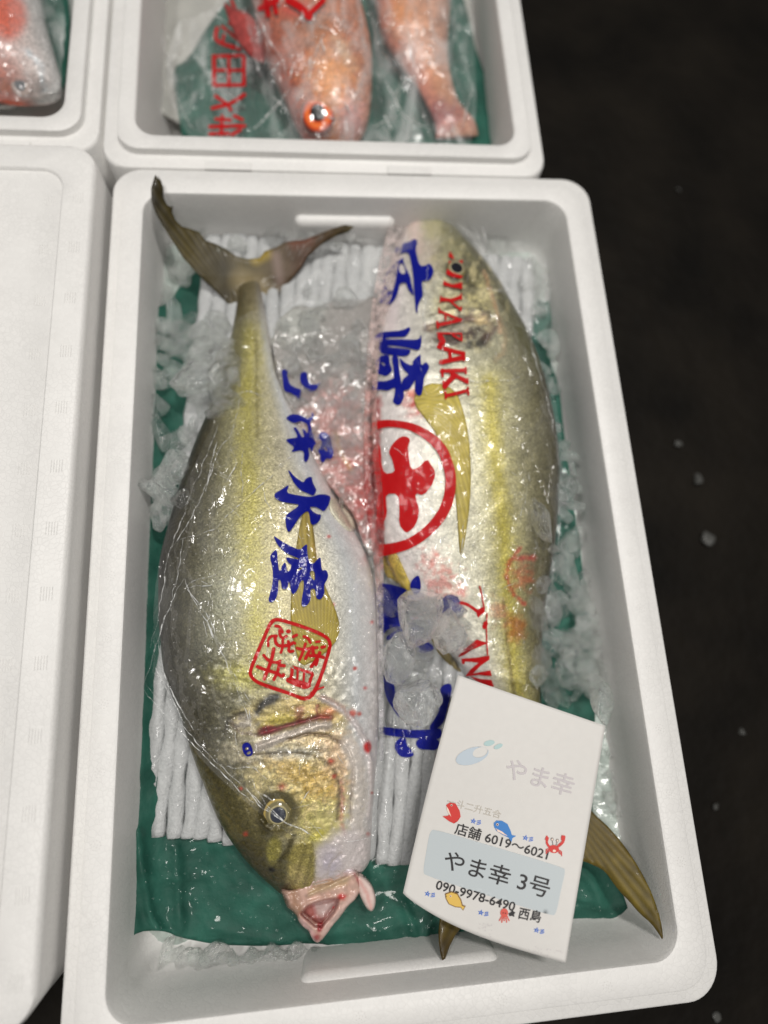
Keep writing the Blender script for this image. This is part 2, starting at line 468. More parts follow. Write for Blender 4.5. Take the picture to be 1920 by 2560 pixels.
def foam_shell(name, x0, x1, y0, y1, prof, mat, parent=None, straight=24):
    V = []; Fc = []; rings = []
    for d, z, r in prof:
        base = rrect(x0 + d, x1 - d, y0 + d, y1 - d, r)
        n = len(base); ring = []
        P = []
        for i in range(n):
            a = base[i]; b = base[(i + 1) % n]; P.append(a)
            if (i + 1) % 11 == 0:
                for k in range(1, straight): P.append((a[0] + (b[0] - a[0]) * k / straight, a[1] + (b[1] - a[1]) * k / straight))
        for p in P:
            ring.append(len(V)); V.append((p[0], p[1], z))
        rings.append(ring)
    for A, B in zip(rings[:-1], rings[1:]):
        n = len(A)
        for i in range(n): Fc.append((A[i], A[(i + 1) % n], B[(i + 1) % n], B[i]))
    Fc.append(tuple(rings[-1])); Fc.append(tuple(reversed(rings[0])))
    o = mesh_obj(name, V, Fc, mat, parent)
    bm = bmesh.new(); bm.from_mesh(o.data)
    for e in bm.edges:
        if len(e.link_faces) == 2 and e.calc_face_angle(0) > math.radians(38): e.smooth = False
    bm.to_mesh(o.data); bm.free()
    return o


def softbox(name, cx, cy, cz, sx, sy, sz, bev, mat, parent=None):
    bm = bmesh.new(); bmesh.ops.create_cube(bm, size=1)
    for v in bm.verts: v.co = Vector((cx + v.co.x * sx, cy + v.co.y * sy, cz + v.co.z * sz))
    bmesh.ops.bevel(bm, geom=bm.edges[:], offset=bev, segments=4, affect='EDGES', profile=.5)
    me = bpy.data.meshes.new(name); bm.to_mesh(me); bm.free()
    me.polygons.foreach_set('use_smooth', [True] * len(me.polygons)); me.materials.append(mat)
    o = bpy.data.objects.new(name, me); COL.objects.link(o)
    if parent is not None: o.parent = parent
    return o


GZ = -0.14
ground = mesh_obj('floor', [(-8, -8, GZ), (8, -8, GZ), (8, 8, GZ), (-8, 8, GZ)], [(0, 1, 2, 3)], M['floor'], smooth=False)
ground['kind'] = 'structure'

M['dot'] = m_simple('vent_dent', (.66, .65, .63), .5)
M['flap'] = m_simple('foam_edge_line', (.60, .59, .57), .6)


def vent_discs(name, spots, z, rad, parent, normal='z'):
    V = []; Fc = []
    for (x, y) in spots:
        for k in range(13):
            if k < 4: a = k * 1.571 + .4; r = rad * .38
            else: a = (k - 4) * .698; r = rad
            px, py = x + r * math.cos(a), y + r * math.sin(a)
            n = len(V); V.append((px, py, z + .00025))
            for j in range(6):
                b = j * math.pi / 3; V.append((px + rad * .13 * math.cos(b), py + rad * .13 * math.sin(b), z + .0001))
            for j in range(6): Fc.append((n, n + 1 + j, n + 1 + (j + 1) % 6))
    return mesh_obj(name, V, Fc, M['dot'], parent)


# main box
mb = empty('foam_box', (0, 0, GZ))
tag(mb, 'open white polystyrene fish box holding two yellowtails, green paper and ice', 'box', 'foam fish boxes')
prof = [(0.002, GZ + .0, .024), (0, GZ + .004, .024), (0, -.0060, .024), (.0006, -.0036, .024), (.0022, -.0026, .0235), (.0084, -.0026, .021), (.0090, -.0022, .021),
        (.0091, -.0006, .021), (.0100, 0, .0205), (.0250, 0, .019), (.0264, -.0008, .019), (.0272, -.003, .019), (.0290, -.030, .019), (.0305, -.048, .0195),
        (.0325, -.056, .020), (.0365, -.063, .021), (.0430, -.0675, .021), (.052, -.069, .018), (.07, -.069, .012)]
main_shell = foam_shell('shell', -.21, .21, -.324, .324, prof, M['foam'])
under(main_shell, mb)
ya, yb = un(860, 512, -.020)[1], un(860, 556, -.020)[1]
b1 = softbox('handle_bulge', (un(712, 530, -.02)[0] + un(1010, 530, -.02)[0]) / 2, (yb + .310) / 2, -.046, .092, .310 - yb, .052, .007, M['foam']); under(b1, mb)
yb = un(900, 2426, -.020)[1]
b2 = softbox('handle_bulge', (un(745, 2430, -.02)[0] + un(1256, 2430, -.02)[0]) / 2, (yb - .306) / 2, -.046, un(1256, 2430, -.02)[0] - un(745, 2430, -.02)[0], abs(-.306 - yb), .052, .007, M['foam']); under(b2, mb)
sp = [(.2 * 0 + s * .1935, y) for s in (-1, 1) for y in np.arange(-.24, .27, .043)] + [(x, -.307) for x in (-.12, -.03, .06, .13)]
under(vent_discs('vent_marks', sp, 0, .0030, None), mb)


def tall_profile(z, floor):
    return [(0.002, GZ, .022), (0, GZ + .004, .022), (0, z - .010, .022), (.0012, z - .0075, .022), (.0025, z - .0070, .021), (.0125, z - .0070, .020), (.0136, z - .0064, .020),
            (.0140, z - .0008, .020), (.0150, z, .0195), (.0270, z, .018), (.0284, z - .001, .018), (.0290, z - .003, .018), (.0310, z - .045, .018), (.036, floor + .006, .018), (.045, floor, .016), (.06, floor, .01)]


tb = empty('foam_box', (-.02, .65, GZ))
tag(tb, 'open white foam box above, with an orange rockfish showing a big orange eye', 'box', 'foam fish boxes')
under(foam_shell('shell', -.222, .174, .3275, .955, tall_profile(.001, -.09), M['foam']), tb)
lb = empty('foam_box', (-.42, .65, GZ))
tag(lb, 'open white foam box in the top left corner holding red fish', 'box', 'foam fish boxes')
under(foam_shell('shell', -.622, -.2245, .343, .955, tall_profile(.001, -.07), M['foam']), lb)
# tabs on the ledges of the upper boxes
for bx_, xs in ((tb, (-.115, .045)), (lb, (-.30,))):
    for x in xs:
        y0 = .3275 if bx_ is tb else .343
        t_ = softbox('ledge_tab', x, y0 + .0040, -.0078, .040, .0086, .0060, .0006, M['foam']); under(t_, bx_)
        
# closed box with lid on the left
cb = empty('closed_foam_box', (-.42, 0, GZ))
tag(cb, 'closed white foam box with a recessed lid, left of the yellowtail box', 'box', 'foam fish boxes')
ZL = .022
pl = [(.004, GZ, .022), (.002, GZ + .004, .022), (.0015, -.004, .022), (.001, ZL - .005, .022), (.002, ZL - .0018, .022), (.0045, ZL, .022), (.0240, ZL, .017), (.0250, ZL - .0008, .017), (.0258, ZL - .0026, .017), (.0270, ZL - .0032, .017), (.05, ZL - .0032, .01), (.1, ZL - .0032, .01)]
under(foam_shell('shell', -.634, -.2125, -.286, .323, pl, M['foam']), cb)
# scratch ticks moulded in lid
for col_x, zz in ((-.2245, ZL), (-.2475, ZL - .0032)):
    for k in range(13):
        yy = .27 - k * .044; V = []; Fc = []
        for j in range(5):
            x = col_x - .004 + j * .0018; h = .0045; n = len(V)
            V += [(x - .0003, yy - h, zz + .0001), (x + .0003, yy - h, zz + .0001), (x + .0003, yy + h, zz + .0001), (x - .0003, yy + h, zz + .0001), (x, yy - h, zz + .0003), (x, yy + h, zz + .0003)]
            Fc += [(n, n + 4, n + 5, n + 3), (n + 4, n + 1, n + 2, n + 5)]
        under(mesh_obj('moulded_tick', V, Fc, M['foam'], None, smooth=False), cb)


# ------------------------------------------------------------------ height-field sheets and pillows
def sheet(name, poly, zf, mat, step=8, thick=.0006, colf=None, rounding=1, parent=None):
    P, fs, loops = fill([poly], step, rounding)
    z = zf(P); X = unA(P, z)
    n = len(X); B = X - np.array([0, 0, thick])
    Fc = list(fs) + [[i + n for i in f[::-1]] for f in fs]
    # rim
    cnt = {}
    for f in fs:
        for i in range(3):
            e = (f[i], f[(i + 1) % 3]); cnt[e] = 1
    for (a, b) in list(cnt):
        if (b, a) not in cnt: Fc.append((b, a, a + n, b + n))
    col = None
    if colf is not None:
        c = colf(P); col = np.vstack([c, c])
    return mesh_obj(name, np.vstack([X, B]), Fc, mat, parent, col)


def pillow(name, poly, z, h, ew, mat, colf=None, step=5, rounding=1, parent=None, thick=.001, rough=0):
    q = smooth_poly(poly, rounding) if rounding else np.asarray(poly, float)

    def zf(P):
        d, _ = dist_line(P, q, True)
        zz = z(P) if callable(z) else np.full(len(P), z)
        t = np.clip(d / ew, 0, 1)
        zz = zz + h * np.sqrt(1 - (1 - t) ** 2)
        if rough: zz = zz + rough * noise(P, .06, 3)
        return zz
    return sheet(name, poly, zf, mat, step, thick, colf, rounding, parent)


def tube(name, pts, mat, cols=None, n=12, parent=None, flatz=1.0):
    """pts: (px,py,z,radius in m)"""
    L = smooth_poly(np.asarray(pts, float), 2, False)
    X = np.array([un(a, b, c) for a, b, c, r in L]); R = L[:, 3]
    V = []; Fc = []
    for i in range(len(X)):
        t = X[min(i + 1, len(X) - 1)] - X[max(i - 1, 0)]; t /= max(np.linalg.norm(t), 1e-9)
        up = np.array([0, 0, 1.0]); s = np.cross(t, up); s /= max(np.linalg.norm(s), 1e-9); u = np.cross(s, t)
        for k in range(n):
            a = 2 * math.pi * k / n
            V.append(X[i] + R[i] * (math.cos(a) * s + flatz * math.sin(a) * u))
    for i in range(len(X) - 1):
        for k in range(n): Fc.append((i * n + k, i * n + (k + 1) % n, (i + 1) * n + (k + 1) % n, (i + 1) * n + k))
    Fc.append(tuple(range(n))[::-1]); Fc.append(tuple((len(X) - 1) * n + k for k in range(n)))
    col = None
    if cols is not None:
        c = np.array([lin(x) for x in cols]); tt = np.linspace(0, len(c) - 1, len(X)); i0 = np.clip(tt.astype(int), 0, len(c) - 2) if len(c) > 1 else np.zeros(len(X), int)
        cc = c[i0] + (c[np.minimum(i0 + 1, len(c) - 1)] - c[i0]) * (tt - i0)[:, None]
        col = np.repeat(cc, n, 0)
    return mesh_obj(name, V, Fc, mat, parent, col)


# slush bed over the bottom of the box
def bedz(P):
    x = unA(P, -.06)[:, 0]; y = unA(P, -.06)[:, 1]
    z = -.0625 + .0035 * noise(P, .012, 1.3, 4) + .002 * noise(P, .04, 5, 2)
    z += np.clip((-.10 - x) / .08, 0, 1) ** 2 * .012 + np.clip((x - .10) / .08, 0, 1) ** 2 * .008
    z -= np.clip((-.245 - y) / .04, 0, 1) * .010
    return z


def bedcol(P):
    n = noise(P, .02, 9, 3)[:, None]
    return lin((176, 180, 176)) * (1 + .18 * n) * np.array([.92, 1, .97])


bed = sheet('crushed_ice_bed', [(352, 520), (420, 488), (1240, 500), (1385, 560), (1450, 900), (1570, 1750), (1625, 2250), (1590, 2340), (1200, 2400), (700, 2440), (400, 2450), (325, 2380), (318, 2000), (352, 1200)],
            bedz, M['slush'], 14, .004, bedcol)
tag(bed, 'wet grey melting ice slush lining the bottom of the yellowtail box', 'ice slush', kind='stuff')


# green paper
def greenz(P):
    X = unA(P, -.055)
    z = -.0555 + .0016 * noise(P, .007, 2.2, 3) + .0008 * noise(P, .022, 7.1, 3)
    z += np.clip((-.135 - X[:, 0]) / .05, 0, 1) ** 2 * .016
    z += np.clip((X[:, 0] - .125) / .06, 0, 1) * .006
    # folds
    for ln, w, h in (([(345, 2080), (360, 2200), (375, 2290), (400, 2330)], 12, .004), ([(440, 2120), (445, 2230), (452, 2320)], 14, .003),
                     ([(352, 2180), (400, 2200), (520, 2190)], 10, .0015), ([(540, 2120), (600, 2100)], 10, .002), ([(1010, 2260), (1040, 2340)], 10, .003),
                     ([(1080, 2290), (1060, 2360)], 8, .002), ([(1440, 2170), (1480, 2200), (1500, 2260)], 16, .004), ([(690, 2350), (520, 2320)], 10, .0015),
                     ([(1390, 2230), (1470, 2250)], 8, .0025), ([(500, 1990), (470, 2080)], 10, .002)):
        d, _ = dist_line(P, ln); z += h * np.exp(-(d / w) ** 2)
    return z


gp = sheet('green_paper', [(374, 778), (400, 765), (428, 754), (445, 720), (470, 695), (500, 672), (620, 700), (800, 760), (1100, 780), (1300, 820), (1338, 800), (1341, 745), (1362, 757), (1387, 740), (1382, 840), (1372, 900), (1398, 960),
                           (1412, 1100), (1440, 1300), (1480, 1600), (1490, 1800), (1478, 2100), (1516, 2175), (1554, 2222), (1579, 2300), (1432, 2326), (1266, 2358), (1100, 2372), (1000, 2379), (940, 2386), (900, 2395), (860, 2372), (787, 2356), (678, 2366), (542, 2362),
                           (445, 2343), (420, 2330), (390, 2326), (347, 2329), (318, 2352), (306, 2364), (312, 2300), (330, 2000), (338, 1700), (352, 1400), (366, 1100), (372, 900)],
           greenz, M['green'], 9, .0004, rounding=1)
tag(gp, 'dark green wet parchment sheet lying under both yellowtails', 'paper')

# foam net mat
NQ = np.array([un(*p, -.050) for p in ((520, 590), (1335, 655), (1235, 2182), (347, 2078))])


def netpt(u, v):
    return (NQ[0] * (1 - u) + NQ[1] * u) * (1 - v) + (NQ[3] * (1 - u) + NQ[2] * u) * v


V = []; Fc = []; ns = 26; nl = 150
for s in range(ns):
    ph = 0 if s % 2 else math.pi
    for i in range(nl + 1):
        v = i / nl; u0 = (s + .5) / ns
        c = netpt(u0, v); c2 = netpt(u0 + 1.0 / ns, v); wv = np.linalg.norm(c2 - c)
        sidek = math.sin(v * 46 + ph * .5)
        wd = wv * (.63 - .15 * (max(0, math.cos(v * 58 + ph)) ** 2)) * (1 + .06 * mn.noise((s * 3.1, v * 60, 0))) * (1 + .05 * math.sin(v * 90 + s * 2.1))
        off = .0009 * math.sin(v * 29 + s * 1.7) + .0006 * math.sin(v * 11 + s)
        dz = .0012 * math.sin(v * 17 + s * .9)
        endk = 1.0
        if i == 0 or i == nl: endk = .85
        n0 = len(V)
        for k in range(8):
            a = 2 * math.pi * k / 8
            V.append((c[0] + off + wd * math.cos(a) * endk, c[1] + .0012 * math.sin(s * 5.1) * (1 if i == nl else 0), c[2] + dz + .0028 + (.0034 + .0010 * mn.noise((s * 5.3, v * 90, k * .7))) * endk * math.sin(a) * (1 + .1 * math.sin(v * 120 + s))))
        if i:
            for k in range(8): Fc.append((n0 - 8 + k, n0 - 8 + (k + 1) % 8, n0 + (k + 1) % 8, n0 + k))
    Fc.append(tuple(len(V) - 8 + k for k in range(8)))
net = mesh_obj('foam_net', V, [f[::-1] for f in Fc], M['net'])
tag(net, 'white foam net mat with long slits lying on the green paper', 'foam net')


# ------------------------------------------------------------------ fish
def loft(name, st, mat, paint, relief=None, NL=300, MA=150, parent=None, ex=.9, ez=.9):
    st = np.asarray(st, float); n = len(st)
    d = np.r_[0, np.cumsum(np.hypot(*np.diff((st[:, :2] + st[:, 2:4]) / 2, axis=0).T))]; d /= d[-1]
    tt = np.linspace(0, 1, NL); Z = np.empty((NL, 6))
    # monotone-ish cubic (catmull-rom)
    for j in range(6):
        y = st[:, j]; mm = np.empty(n)
        mm[1:-1] = ((y[2:] - y[1:-1]) / (d[2:] - d[1:-1]) * (d[1:-1] - d[:-2]) + (y[1:-1] - y[:-2]) / (d[1:-1] - d[:-2]) * (d[2:] - d[1:-1])) / (d[2:] - d[:-2])
        mm[0] = (y[1] - y[0]) / (d[1] - d[0]); mm[-1] = (y[-1] - y[-2]) / (d[-1] - d[-2])
        idx = np.clip(np.searchsorted(d, tt, 'right') - 1, 0, n - 2); h = d[idx + 1] - d[idx]; s = (tt - d[idx]) / h
        Z[:, j] = (2 * s**3 - 3 * s**2 + 1) * y[idx] + (s**3 - 2 * s**2 + s) * h * mm[idx] + (-2 * s**3 + 3 * s**2) * y[idx + 1] + (s**3 - s**2) * h * mm[idx + 1]
    V = np.empty((NL, MA, 3)); SV = np.empty((NL, MA))
    for i in range(NL):
        L = un(Z[i, 0], Z[i, 1], Z[i, 4]); R = un(Z[i, 2], Z[i, 3], Z[i, 4]); T = max(Z[i, 5], 1e-4)
        c = (L + R) / 2; a = (R - L) / 2
        th = np.linspace(0, 2 * np.pi, MA, endpoint=False)
        co = np.sign(np.cos(th)) * np.abs(np.cos(th)) ** ex; si = np.sign(np.sin(th)) * np.abs(np.sin(th)) ** ez
        V[i] = c + co[:, None] * a + np.stack([0 * si, 0 * si, T * si], 1)
        SV[i] = (co + 1) / 2
    Vf = V.reshape(-1, 3)
    top = (np.sin(np.linspace(0, 2 * np.pi, MA, endpoint=False)) > -.05)
    topf = np.tile(top, NL)
    px = pr(Vf); uu = np.repeat(tt, MA); vv = SV.ravel()
    if relief is not None:
        dz = relief(px, uu, vv); dz[~topf] = 0; edge = np.tile(np.clip(np.sin(np.linspace(0, 2 * np.pi, MA, endpoint=False)) * 2.2, 0, 1), NL)
        Vf[:, 2] += dz * edge
    col = paint(px, uu, vv)
    Fc = []
    for i in range(NL - 1):
        b0 = i * MA; b1 = b0 + MA
        for k in range(MA): Fc.append((b0 + k, b0 + (k + 1) % MA, b1 + (k + 1) % MA, b1 + k))
    Fc.append(tuple(range(MA))[::-1]); Fc.append(tuple((NL - 1) * MA + k for k in range(MA)))
    Nf = [f[::-1] for f in Fc] if flip_needed(Vf, Fc) else Fc
    return mesh_obj(name, Vf, Nf, mat, parent, col)


def flip_needed(V, Fc):
    c = V.mean(0); s = 0
    for f in Fc[::997]:
        a, b, d = V[f[0]], V[f[1]], V[f[2]]; nrm = np.cross(b - a, d - a)
        # compare against local section centre
        s += np.dot(nrm, (a + b + d) / 3 - c)
    return s < 0


class Paint:
    def __init__(s, px, col): s.P = px; s.c = col

    def line(s, ln, w, rgb, a=1.0, soft=.6, jag=0):
        d, _ = dist_line(s.P, ln)
        if jag:
            near = d < w * 3 + jag * 2
            nz = np.zeros(len(d)); nz[near] = noise(s.P[near], .09, 4.4, 2); d = d + nz * jag
        k = a * np.clip((w / 2 * (1 + soft) - d) / (w / 2 * 2 * soft + 1e-6), 0, 1)
        s.c[:] = s.c * (1 - k[:, None]) + lin(rgb) * k[:, None]; return s

    def blob(s, c, r, rgb, a=1.0, ang=0, soft=.5, jag=.0):
        ca, sa = math.cos(math.radians(ang)), math.sin(math.radians(ang))
        d = s.P - np.array(c); x = (d[:, 0] * ca + d[:, 1] * sa) / r[0]; y = (-d[:, 0] * sa + d[:, 1] * ca) / r[1]
        q = np.hypot(x, y)
        if jag:
            near = q < 2.2; nz = np.zeros(len(q)); nz[near] = noise(s.P[near], .06, c[0] * .1, 3); q = q + nz * jag
        k = a * np.clip((1 + soft - q) / (2 * soft), 0, 1); k = k * k * (3 - 2 * k)
        s.c[:] = s.c * (1 - k[:, None]) + lin(rgb) * k[:, None]; return s

    def poly(s, pl, rgb, a=1.0, soft=5):
        d, _ = dist_line(s.P, pl, True); i = inpoly(s.P, pl); sd = np.where(i, d, -d)
        k = a * np.clip((sd + soft) / (2 * soft), 0, 1)
        s.c[:] = s.c * (1 - k[:, None]) + lin(rgb) * k[:, None]; return s


def ramp(x, stops):
    xs = [a for a, _ in stops]; C = np.array([lin(c) for _, c in stops])
    return np.stack([np.interp(x, xs, C[:, k]) for k in range(3)], 1)


def H(p, s=.339, o=(500, 1650)): return [(o[0] + a * s, o[1] + b * s) for a, b in p]


BED = -.0565
# stations: left x,y  right x,y  centre z  half thickness
ST1 = [(600, 660, 644, 660, .0095, .0016), (596, 700, 648, 700, .009, .0028), (594, 745, 656, 745, .008, .0046), (586, 800, 666, 800, .006, .0082), (572, 870, 680, 868, .003, .0130), (550, 950, 702, 945, 0, .0175), (522, 1030, 735, 1020, 0, .021), (491, 1105, 770, 1100, 0, .025),
       (458, 1200, 808, 1190, 0, .029), (425, 1310, 868, 1300, 0, .032), (403, 1400, 915, 1390, 0, .0335), (399, 1500, 940, 1490, 0, .0345), (404, 1600, 947, 1600, 0, .0345), (419, 1700, 948, 1720, 0, .034), (452, 1785, 946, 1800, 0, .0325), (482, 1880, 942, 1890, 0, .031),
       (518, 1975, 935, 1975, 0, .028), (552, 2055, 930, 2050, 0, .0245), (600, 2128, 927, 2110, 0, .0205), (655, 2190, 922, 2155, 0, .0165), (700, 2232, 905, 2180, 0, .0115)]
ST1 = [(a, b, c, d, BED + t + .002 + z, t) for a, b, c, d, z, t in ST1]


def paint1(px, u, v):
    # olive back, painted darker for the shade there -> silver flank -> yellow stripe -> pale belly
    c = ramp(v, [(0, (24, 21, 13)), (.04, (38, 35, 22)), (.12, (66, 62, 44)), (.24, (102, 98, 76)), (.36, (138, 134, 108)), (.46, (166, 158, 122)), (.60, (188, 179, 142)), (.76, (200, 193, 168)), (.88, (206, 208, 208)), (1, (218, 210, 208))])
    n1 = noise(px, .015, 1.1, 4)[:, None]; n2 = noise(px, .07, 6.1, 3)[:, None]
    n3 = noise(px * np.array([1, .55]), .11, 4.1, 3)[:, None]
    dm = np.interp(v, [0, .7, .9], [1, 1, .3])[:, None]; c = c * (1 + dm * (.20 * n1 + .22 * n2 + .30 * n3))
    P = Paint(px, c)
    sl = [(622, 830), (626, 900), (620, 990), (617, 1090), (617, 1140), (630, 1258), (622, 1312), (627, 1384), (632, 1469), (641, 1574), (650, 1680)]
    P.line(sl, 90, (190, 182, 104), .4, .9, 16)
    P.line(sl[:-1], 44, (182, 172, 60), .5, .9, 12)
    P.line([(640, 850), (642, 1000), (644, 1090)], 7, (110, 100, 50), .55, .9, 5)
    P.line([(600, 780), (596, 900), (575, 980)], 30, (96, 92, 66), .6, .9, 6)
    P.poly([(520, 560), (740, 560), (730, 790), (530, 790)], (96, 86, 60), .9, 75)
    P.blob((560, 1500), (60, 150), (150, 152, 128), .5, 8, .9, .5)
    P.blob((600, 1690), (60, 30), (196, 190, 90), .6, 0, .8, .5)
    hd = px[:, 1] > 1640
    # head
    P.blob((610, 2040), (60, 190), (104, 96, 56), .6, -28, .5, .4)
    P.line([(448, 1780), (480, 1885), (530, 2010), (575, 2100), (640, 2180), (705, 2240)], 72, (64, 58, 30), .85, .7, 12)
    P.line([(470, 1880), (530, 1990), (590, 2085)], 30, (122, 112, 66), .55, .9, 14)
    # cheek plates
    P.blob(H([(740, 950)])[0], (130, 105), (206, 190, 130), .9, 20, .35, .3)
    P.blob(H([(600, 640)])[0], (140, 42), (196, 186, 156), .85, -6, .4, .4)
    P.blob(H([(860, 560)])[0], (70, 26), (222, 196, 150), .7, 0, .6, .3)
    P.blob(H([(1000, 800)])[0], (45, 90), (226, 190, 152), .7, 0, .6, .6)
    P.blob(H([(870, 960)])[0], (45, 40), (236, 196, 100), .8, 0, .6, .6)
    P.blob(H([(720, 830)])[0], (95, 30), (208, 176, 100), .75, 20, .5, .7)
    P.blob(H([(880, 1180)])[0], (60, 60), (206, 196, 120), .8, 10, .5, .6)
    P.blob(H([(860, 1300)])[0], (28, 26), (196, 186, 70), .7, 0, .7, .5)
    P.blob(H([(640, 690)])[0], (90, 14), (150, 150, 148), .6, 0, .7, .5)
    # metallic sheen of the crinkled cheek, painted in as pale and dark noise
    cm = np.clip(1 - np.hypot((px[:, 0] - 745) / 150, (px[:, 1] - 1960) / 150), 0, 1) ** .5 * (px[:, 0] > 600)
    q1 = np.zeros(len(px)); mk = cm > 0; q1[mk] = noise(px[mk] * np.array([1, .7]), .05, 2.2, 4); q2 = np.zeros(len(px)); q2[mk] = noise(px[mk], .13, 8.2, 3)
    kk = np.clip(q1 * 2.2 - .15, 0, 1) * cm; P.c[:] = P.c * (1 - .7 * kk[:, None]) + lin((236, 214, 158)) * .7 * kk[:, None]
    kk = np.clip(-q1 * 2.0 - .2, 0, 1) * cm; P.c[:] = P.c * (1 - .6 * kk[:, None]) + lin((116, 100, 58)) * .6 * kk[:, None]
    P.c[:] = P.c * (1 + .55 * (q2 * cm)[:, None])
    # below the gill: yellow cavity and black shoulder patch
    P.poly(H([(250, 400), (420, 320), (560, 240), (760, 270), (960, 300), (1080, 420), (1060, 500), (900, 470), (640, 500), (460, 540), (300, 540), (240, 470)]), (190, 172, 110), .85, 14)
    P.blob(H([(640, 430)])[0], (75, 20), (178, 160, 56), .85, -12, .5, .3)
    P.blob(H([(840, 370)])[0], (75, 26), (206, 180, 120), .8, 6, .5, .5)
    P.poly(H([(390, 390), (430, 310), (500, 250), (580, 235), (610, 270), (560, 320), (480, 360), (420, 420)]), (14, 13, 14), .97, 7)
    P.blob(H([(340, 460)])[0], (30, 22), (176, 168, 158), .8, 0, .6, .6)
    P.line(H([(190, 520), (210, 440), (260, 400), (330, 385)]), 10, (60, 54, 40), .85, .7, 4)
    P.line(H([(240, 470), (300, 540), (440, 550)]), 8, (90, 70, 60), .7, .7, 4)
    P.line(H([(250, 560), (330, 620), (300, 760), (380, 760)]), 8, (110, 98, 70), .6, .8, 5)
    # gill slit
    P.line(H([(440, 545), (520, 525), (640, 490), (760, 455), (880, 425), (960, 430)]), 13, (112, 12, 24), .95, .5, 4)
    P.blob(H([(500, 515)])[0], (24, 11), (130, 8, 22), .95, -8, .4)
    P.poly(H([(700, 340), (770, 335), (765, 470), (700, 480)]), (120, 30, 34), .7, 5)
    P.line(H([(870, 330), (860, 380), (900, 430), (960, 430)]), 6, (120, 40, 30), .8, .6, 3)
    P.blob(H([(940, 390)])[0], (24, 15), (206, 110, 80), .6, 0, .7, .5)
    # opercle bony strip
    P.line(H([(430, 640), (560, 590), (700, 540), (860, 490), (940, 480)]), 26, (200, 188, 178), .85, .4, 5)
    P.line(H([(560, 640), (720, 560), (860, 545), (980, 540)]), 8, (150, 130, 64), .6, .6, 4)
    P.line(H([(640, 590), (800, 545), (950, 560), (1060, 620), (1110, 700), (1135, 790), (1120, 960), (1110, 1090), (1120, 1190)]), 7, (104, 82, 58), .85, .6, 3)
    P.line(H([(1040, 900), (1050, 1020), (1040, 1180), (1070, 1300)]), 10, (186, 108, 104), .6, .8, 6)
    P.line(H([(400, 700), (560, 690), (760, 690), (900, 730), (1000, 820), (1030, 960), (1010, 1180)]), 7, (98, 84, 52), .75, .7, 5)
    # outer gill membrane and cleithrum
    P.line(H([(900, 280), (1000, 330), (1090, 400), (1160, 490), (1220, 600), (1262, 740), (1275, 960), (1250, 1150)]), 17, (214, 204, 202), .9, .5, 3)
    P.line(H([(860, 260), (960, 290), (1060, 350), (1100, 440)]), 7, (190, 150, 130), .6, .7, 3)
    P.line(H([(1100, 620), (1170, 800), (1180, 1000), (1160, 1200), (1190, 1400)]), 38, (216, 206, 196), .85, .5, 3)
    P.blob(H([(1235, 640)])[0], (10, 15), (206, 36, 34), .95, 0, .4)
    for a, b, r in ((1145, 62, 5), (1180, 395, 6), (1130, 390, 10), (300, 950, 5), (340, 1280, 7), (965, 745, 8), (1240, 1280, 6), (1270, 975, 4), (990, 860, 6), (605, 935, 10)):
        P.blob(H([(a, b)])[0], (r, r), (196, 70, 50), .75, 0, .6, .6)
    for x, y, r in ((822, 1341, 5), (832, 1512, 6), (885, 1672, 4), (930, 1555, 5), (912, 1720, 5), (780, 1350, 3)):
        P.blob((x, y), (r, r), (204, 60, 56), .7, 0, .7, .5)
    # throat
    P.poly(H([(1000, 1270), (1130, 1240), (1250, 1300), (1300, 1450), (1290, 1700), (1000, 1700), (850, 1680), (840, 1480), (860, 1380)]), (218, 208, 206), .92, 16)
    P.blob(H([(960, 1500)])[0], (30, 40), (186, 178, 190), .7, 0, .7, .3)
    P.line(H([(1040, 1420), (960, 1500), (930, 1620)]), 5, (182, 170, 160), .5, .8, 3)
    # maxilla plate
    mx = H([(640, 1450), (690, 1360), (760, 1325), (830, 1345), (852, 1450), (845, 1600), (815, 1700), (760, 1740), (700, 1690), (650, 1610)])
    P.poly(mx, (160, 148, 84), .95, 4)
    P.blob(H([(720, 1580)])[0], (24, 30), (196, 178, 120), .7, 20, .6, .5)
    P.line(H([(780, 1370), (740, 1500), (700, 1640)]), 9, (108, 100, 60), .6, .8, 3)
    P.line(H([(820, 1440), (800, 1560), (760, 1690)]), 9, (112, 104, 70), .6, .8, 3)
    P.blob(H([(545, 1400)])[0], (19, 34), (150, 142, 76), .9, 8, .3)
    P.line(H([(690, 1300), (640, 1420), (590, 1480)]), 12, (58, 52, 28), .8, .6, 3)
    P.line(H([(600, 1700), (700, 1730), (770, 1745)]), 14, (90, 66, 52), .7, .8, 4)
    # orbit
    e = H([(580, 1110)])[0]
    P.blob(e, (54, 60), (92, 84, 44), .85, 0, .25)
    P.blob((e[0] - 30, e[1] + 8), (26, 58), (66, 60, 32), .8, 0, .4)
    P.blob(H([(530, 1548)])[0], (9, 6), (22, 18, 10), .95, 15, .4)
    P.blob(H([(620, 1500)])[0], (14, 60), (92, 84, 46), .5, 14, .6)
    al = np.interp(v, [0, .7, .86, 1], [1, 1, .35, .2]); al[(px[:, 1] > 2030) & (px[:, 0] > 790)] = .25
    return np.column_stack([np.clip(P.c, 0.002, .95), al])


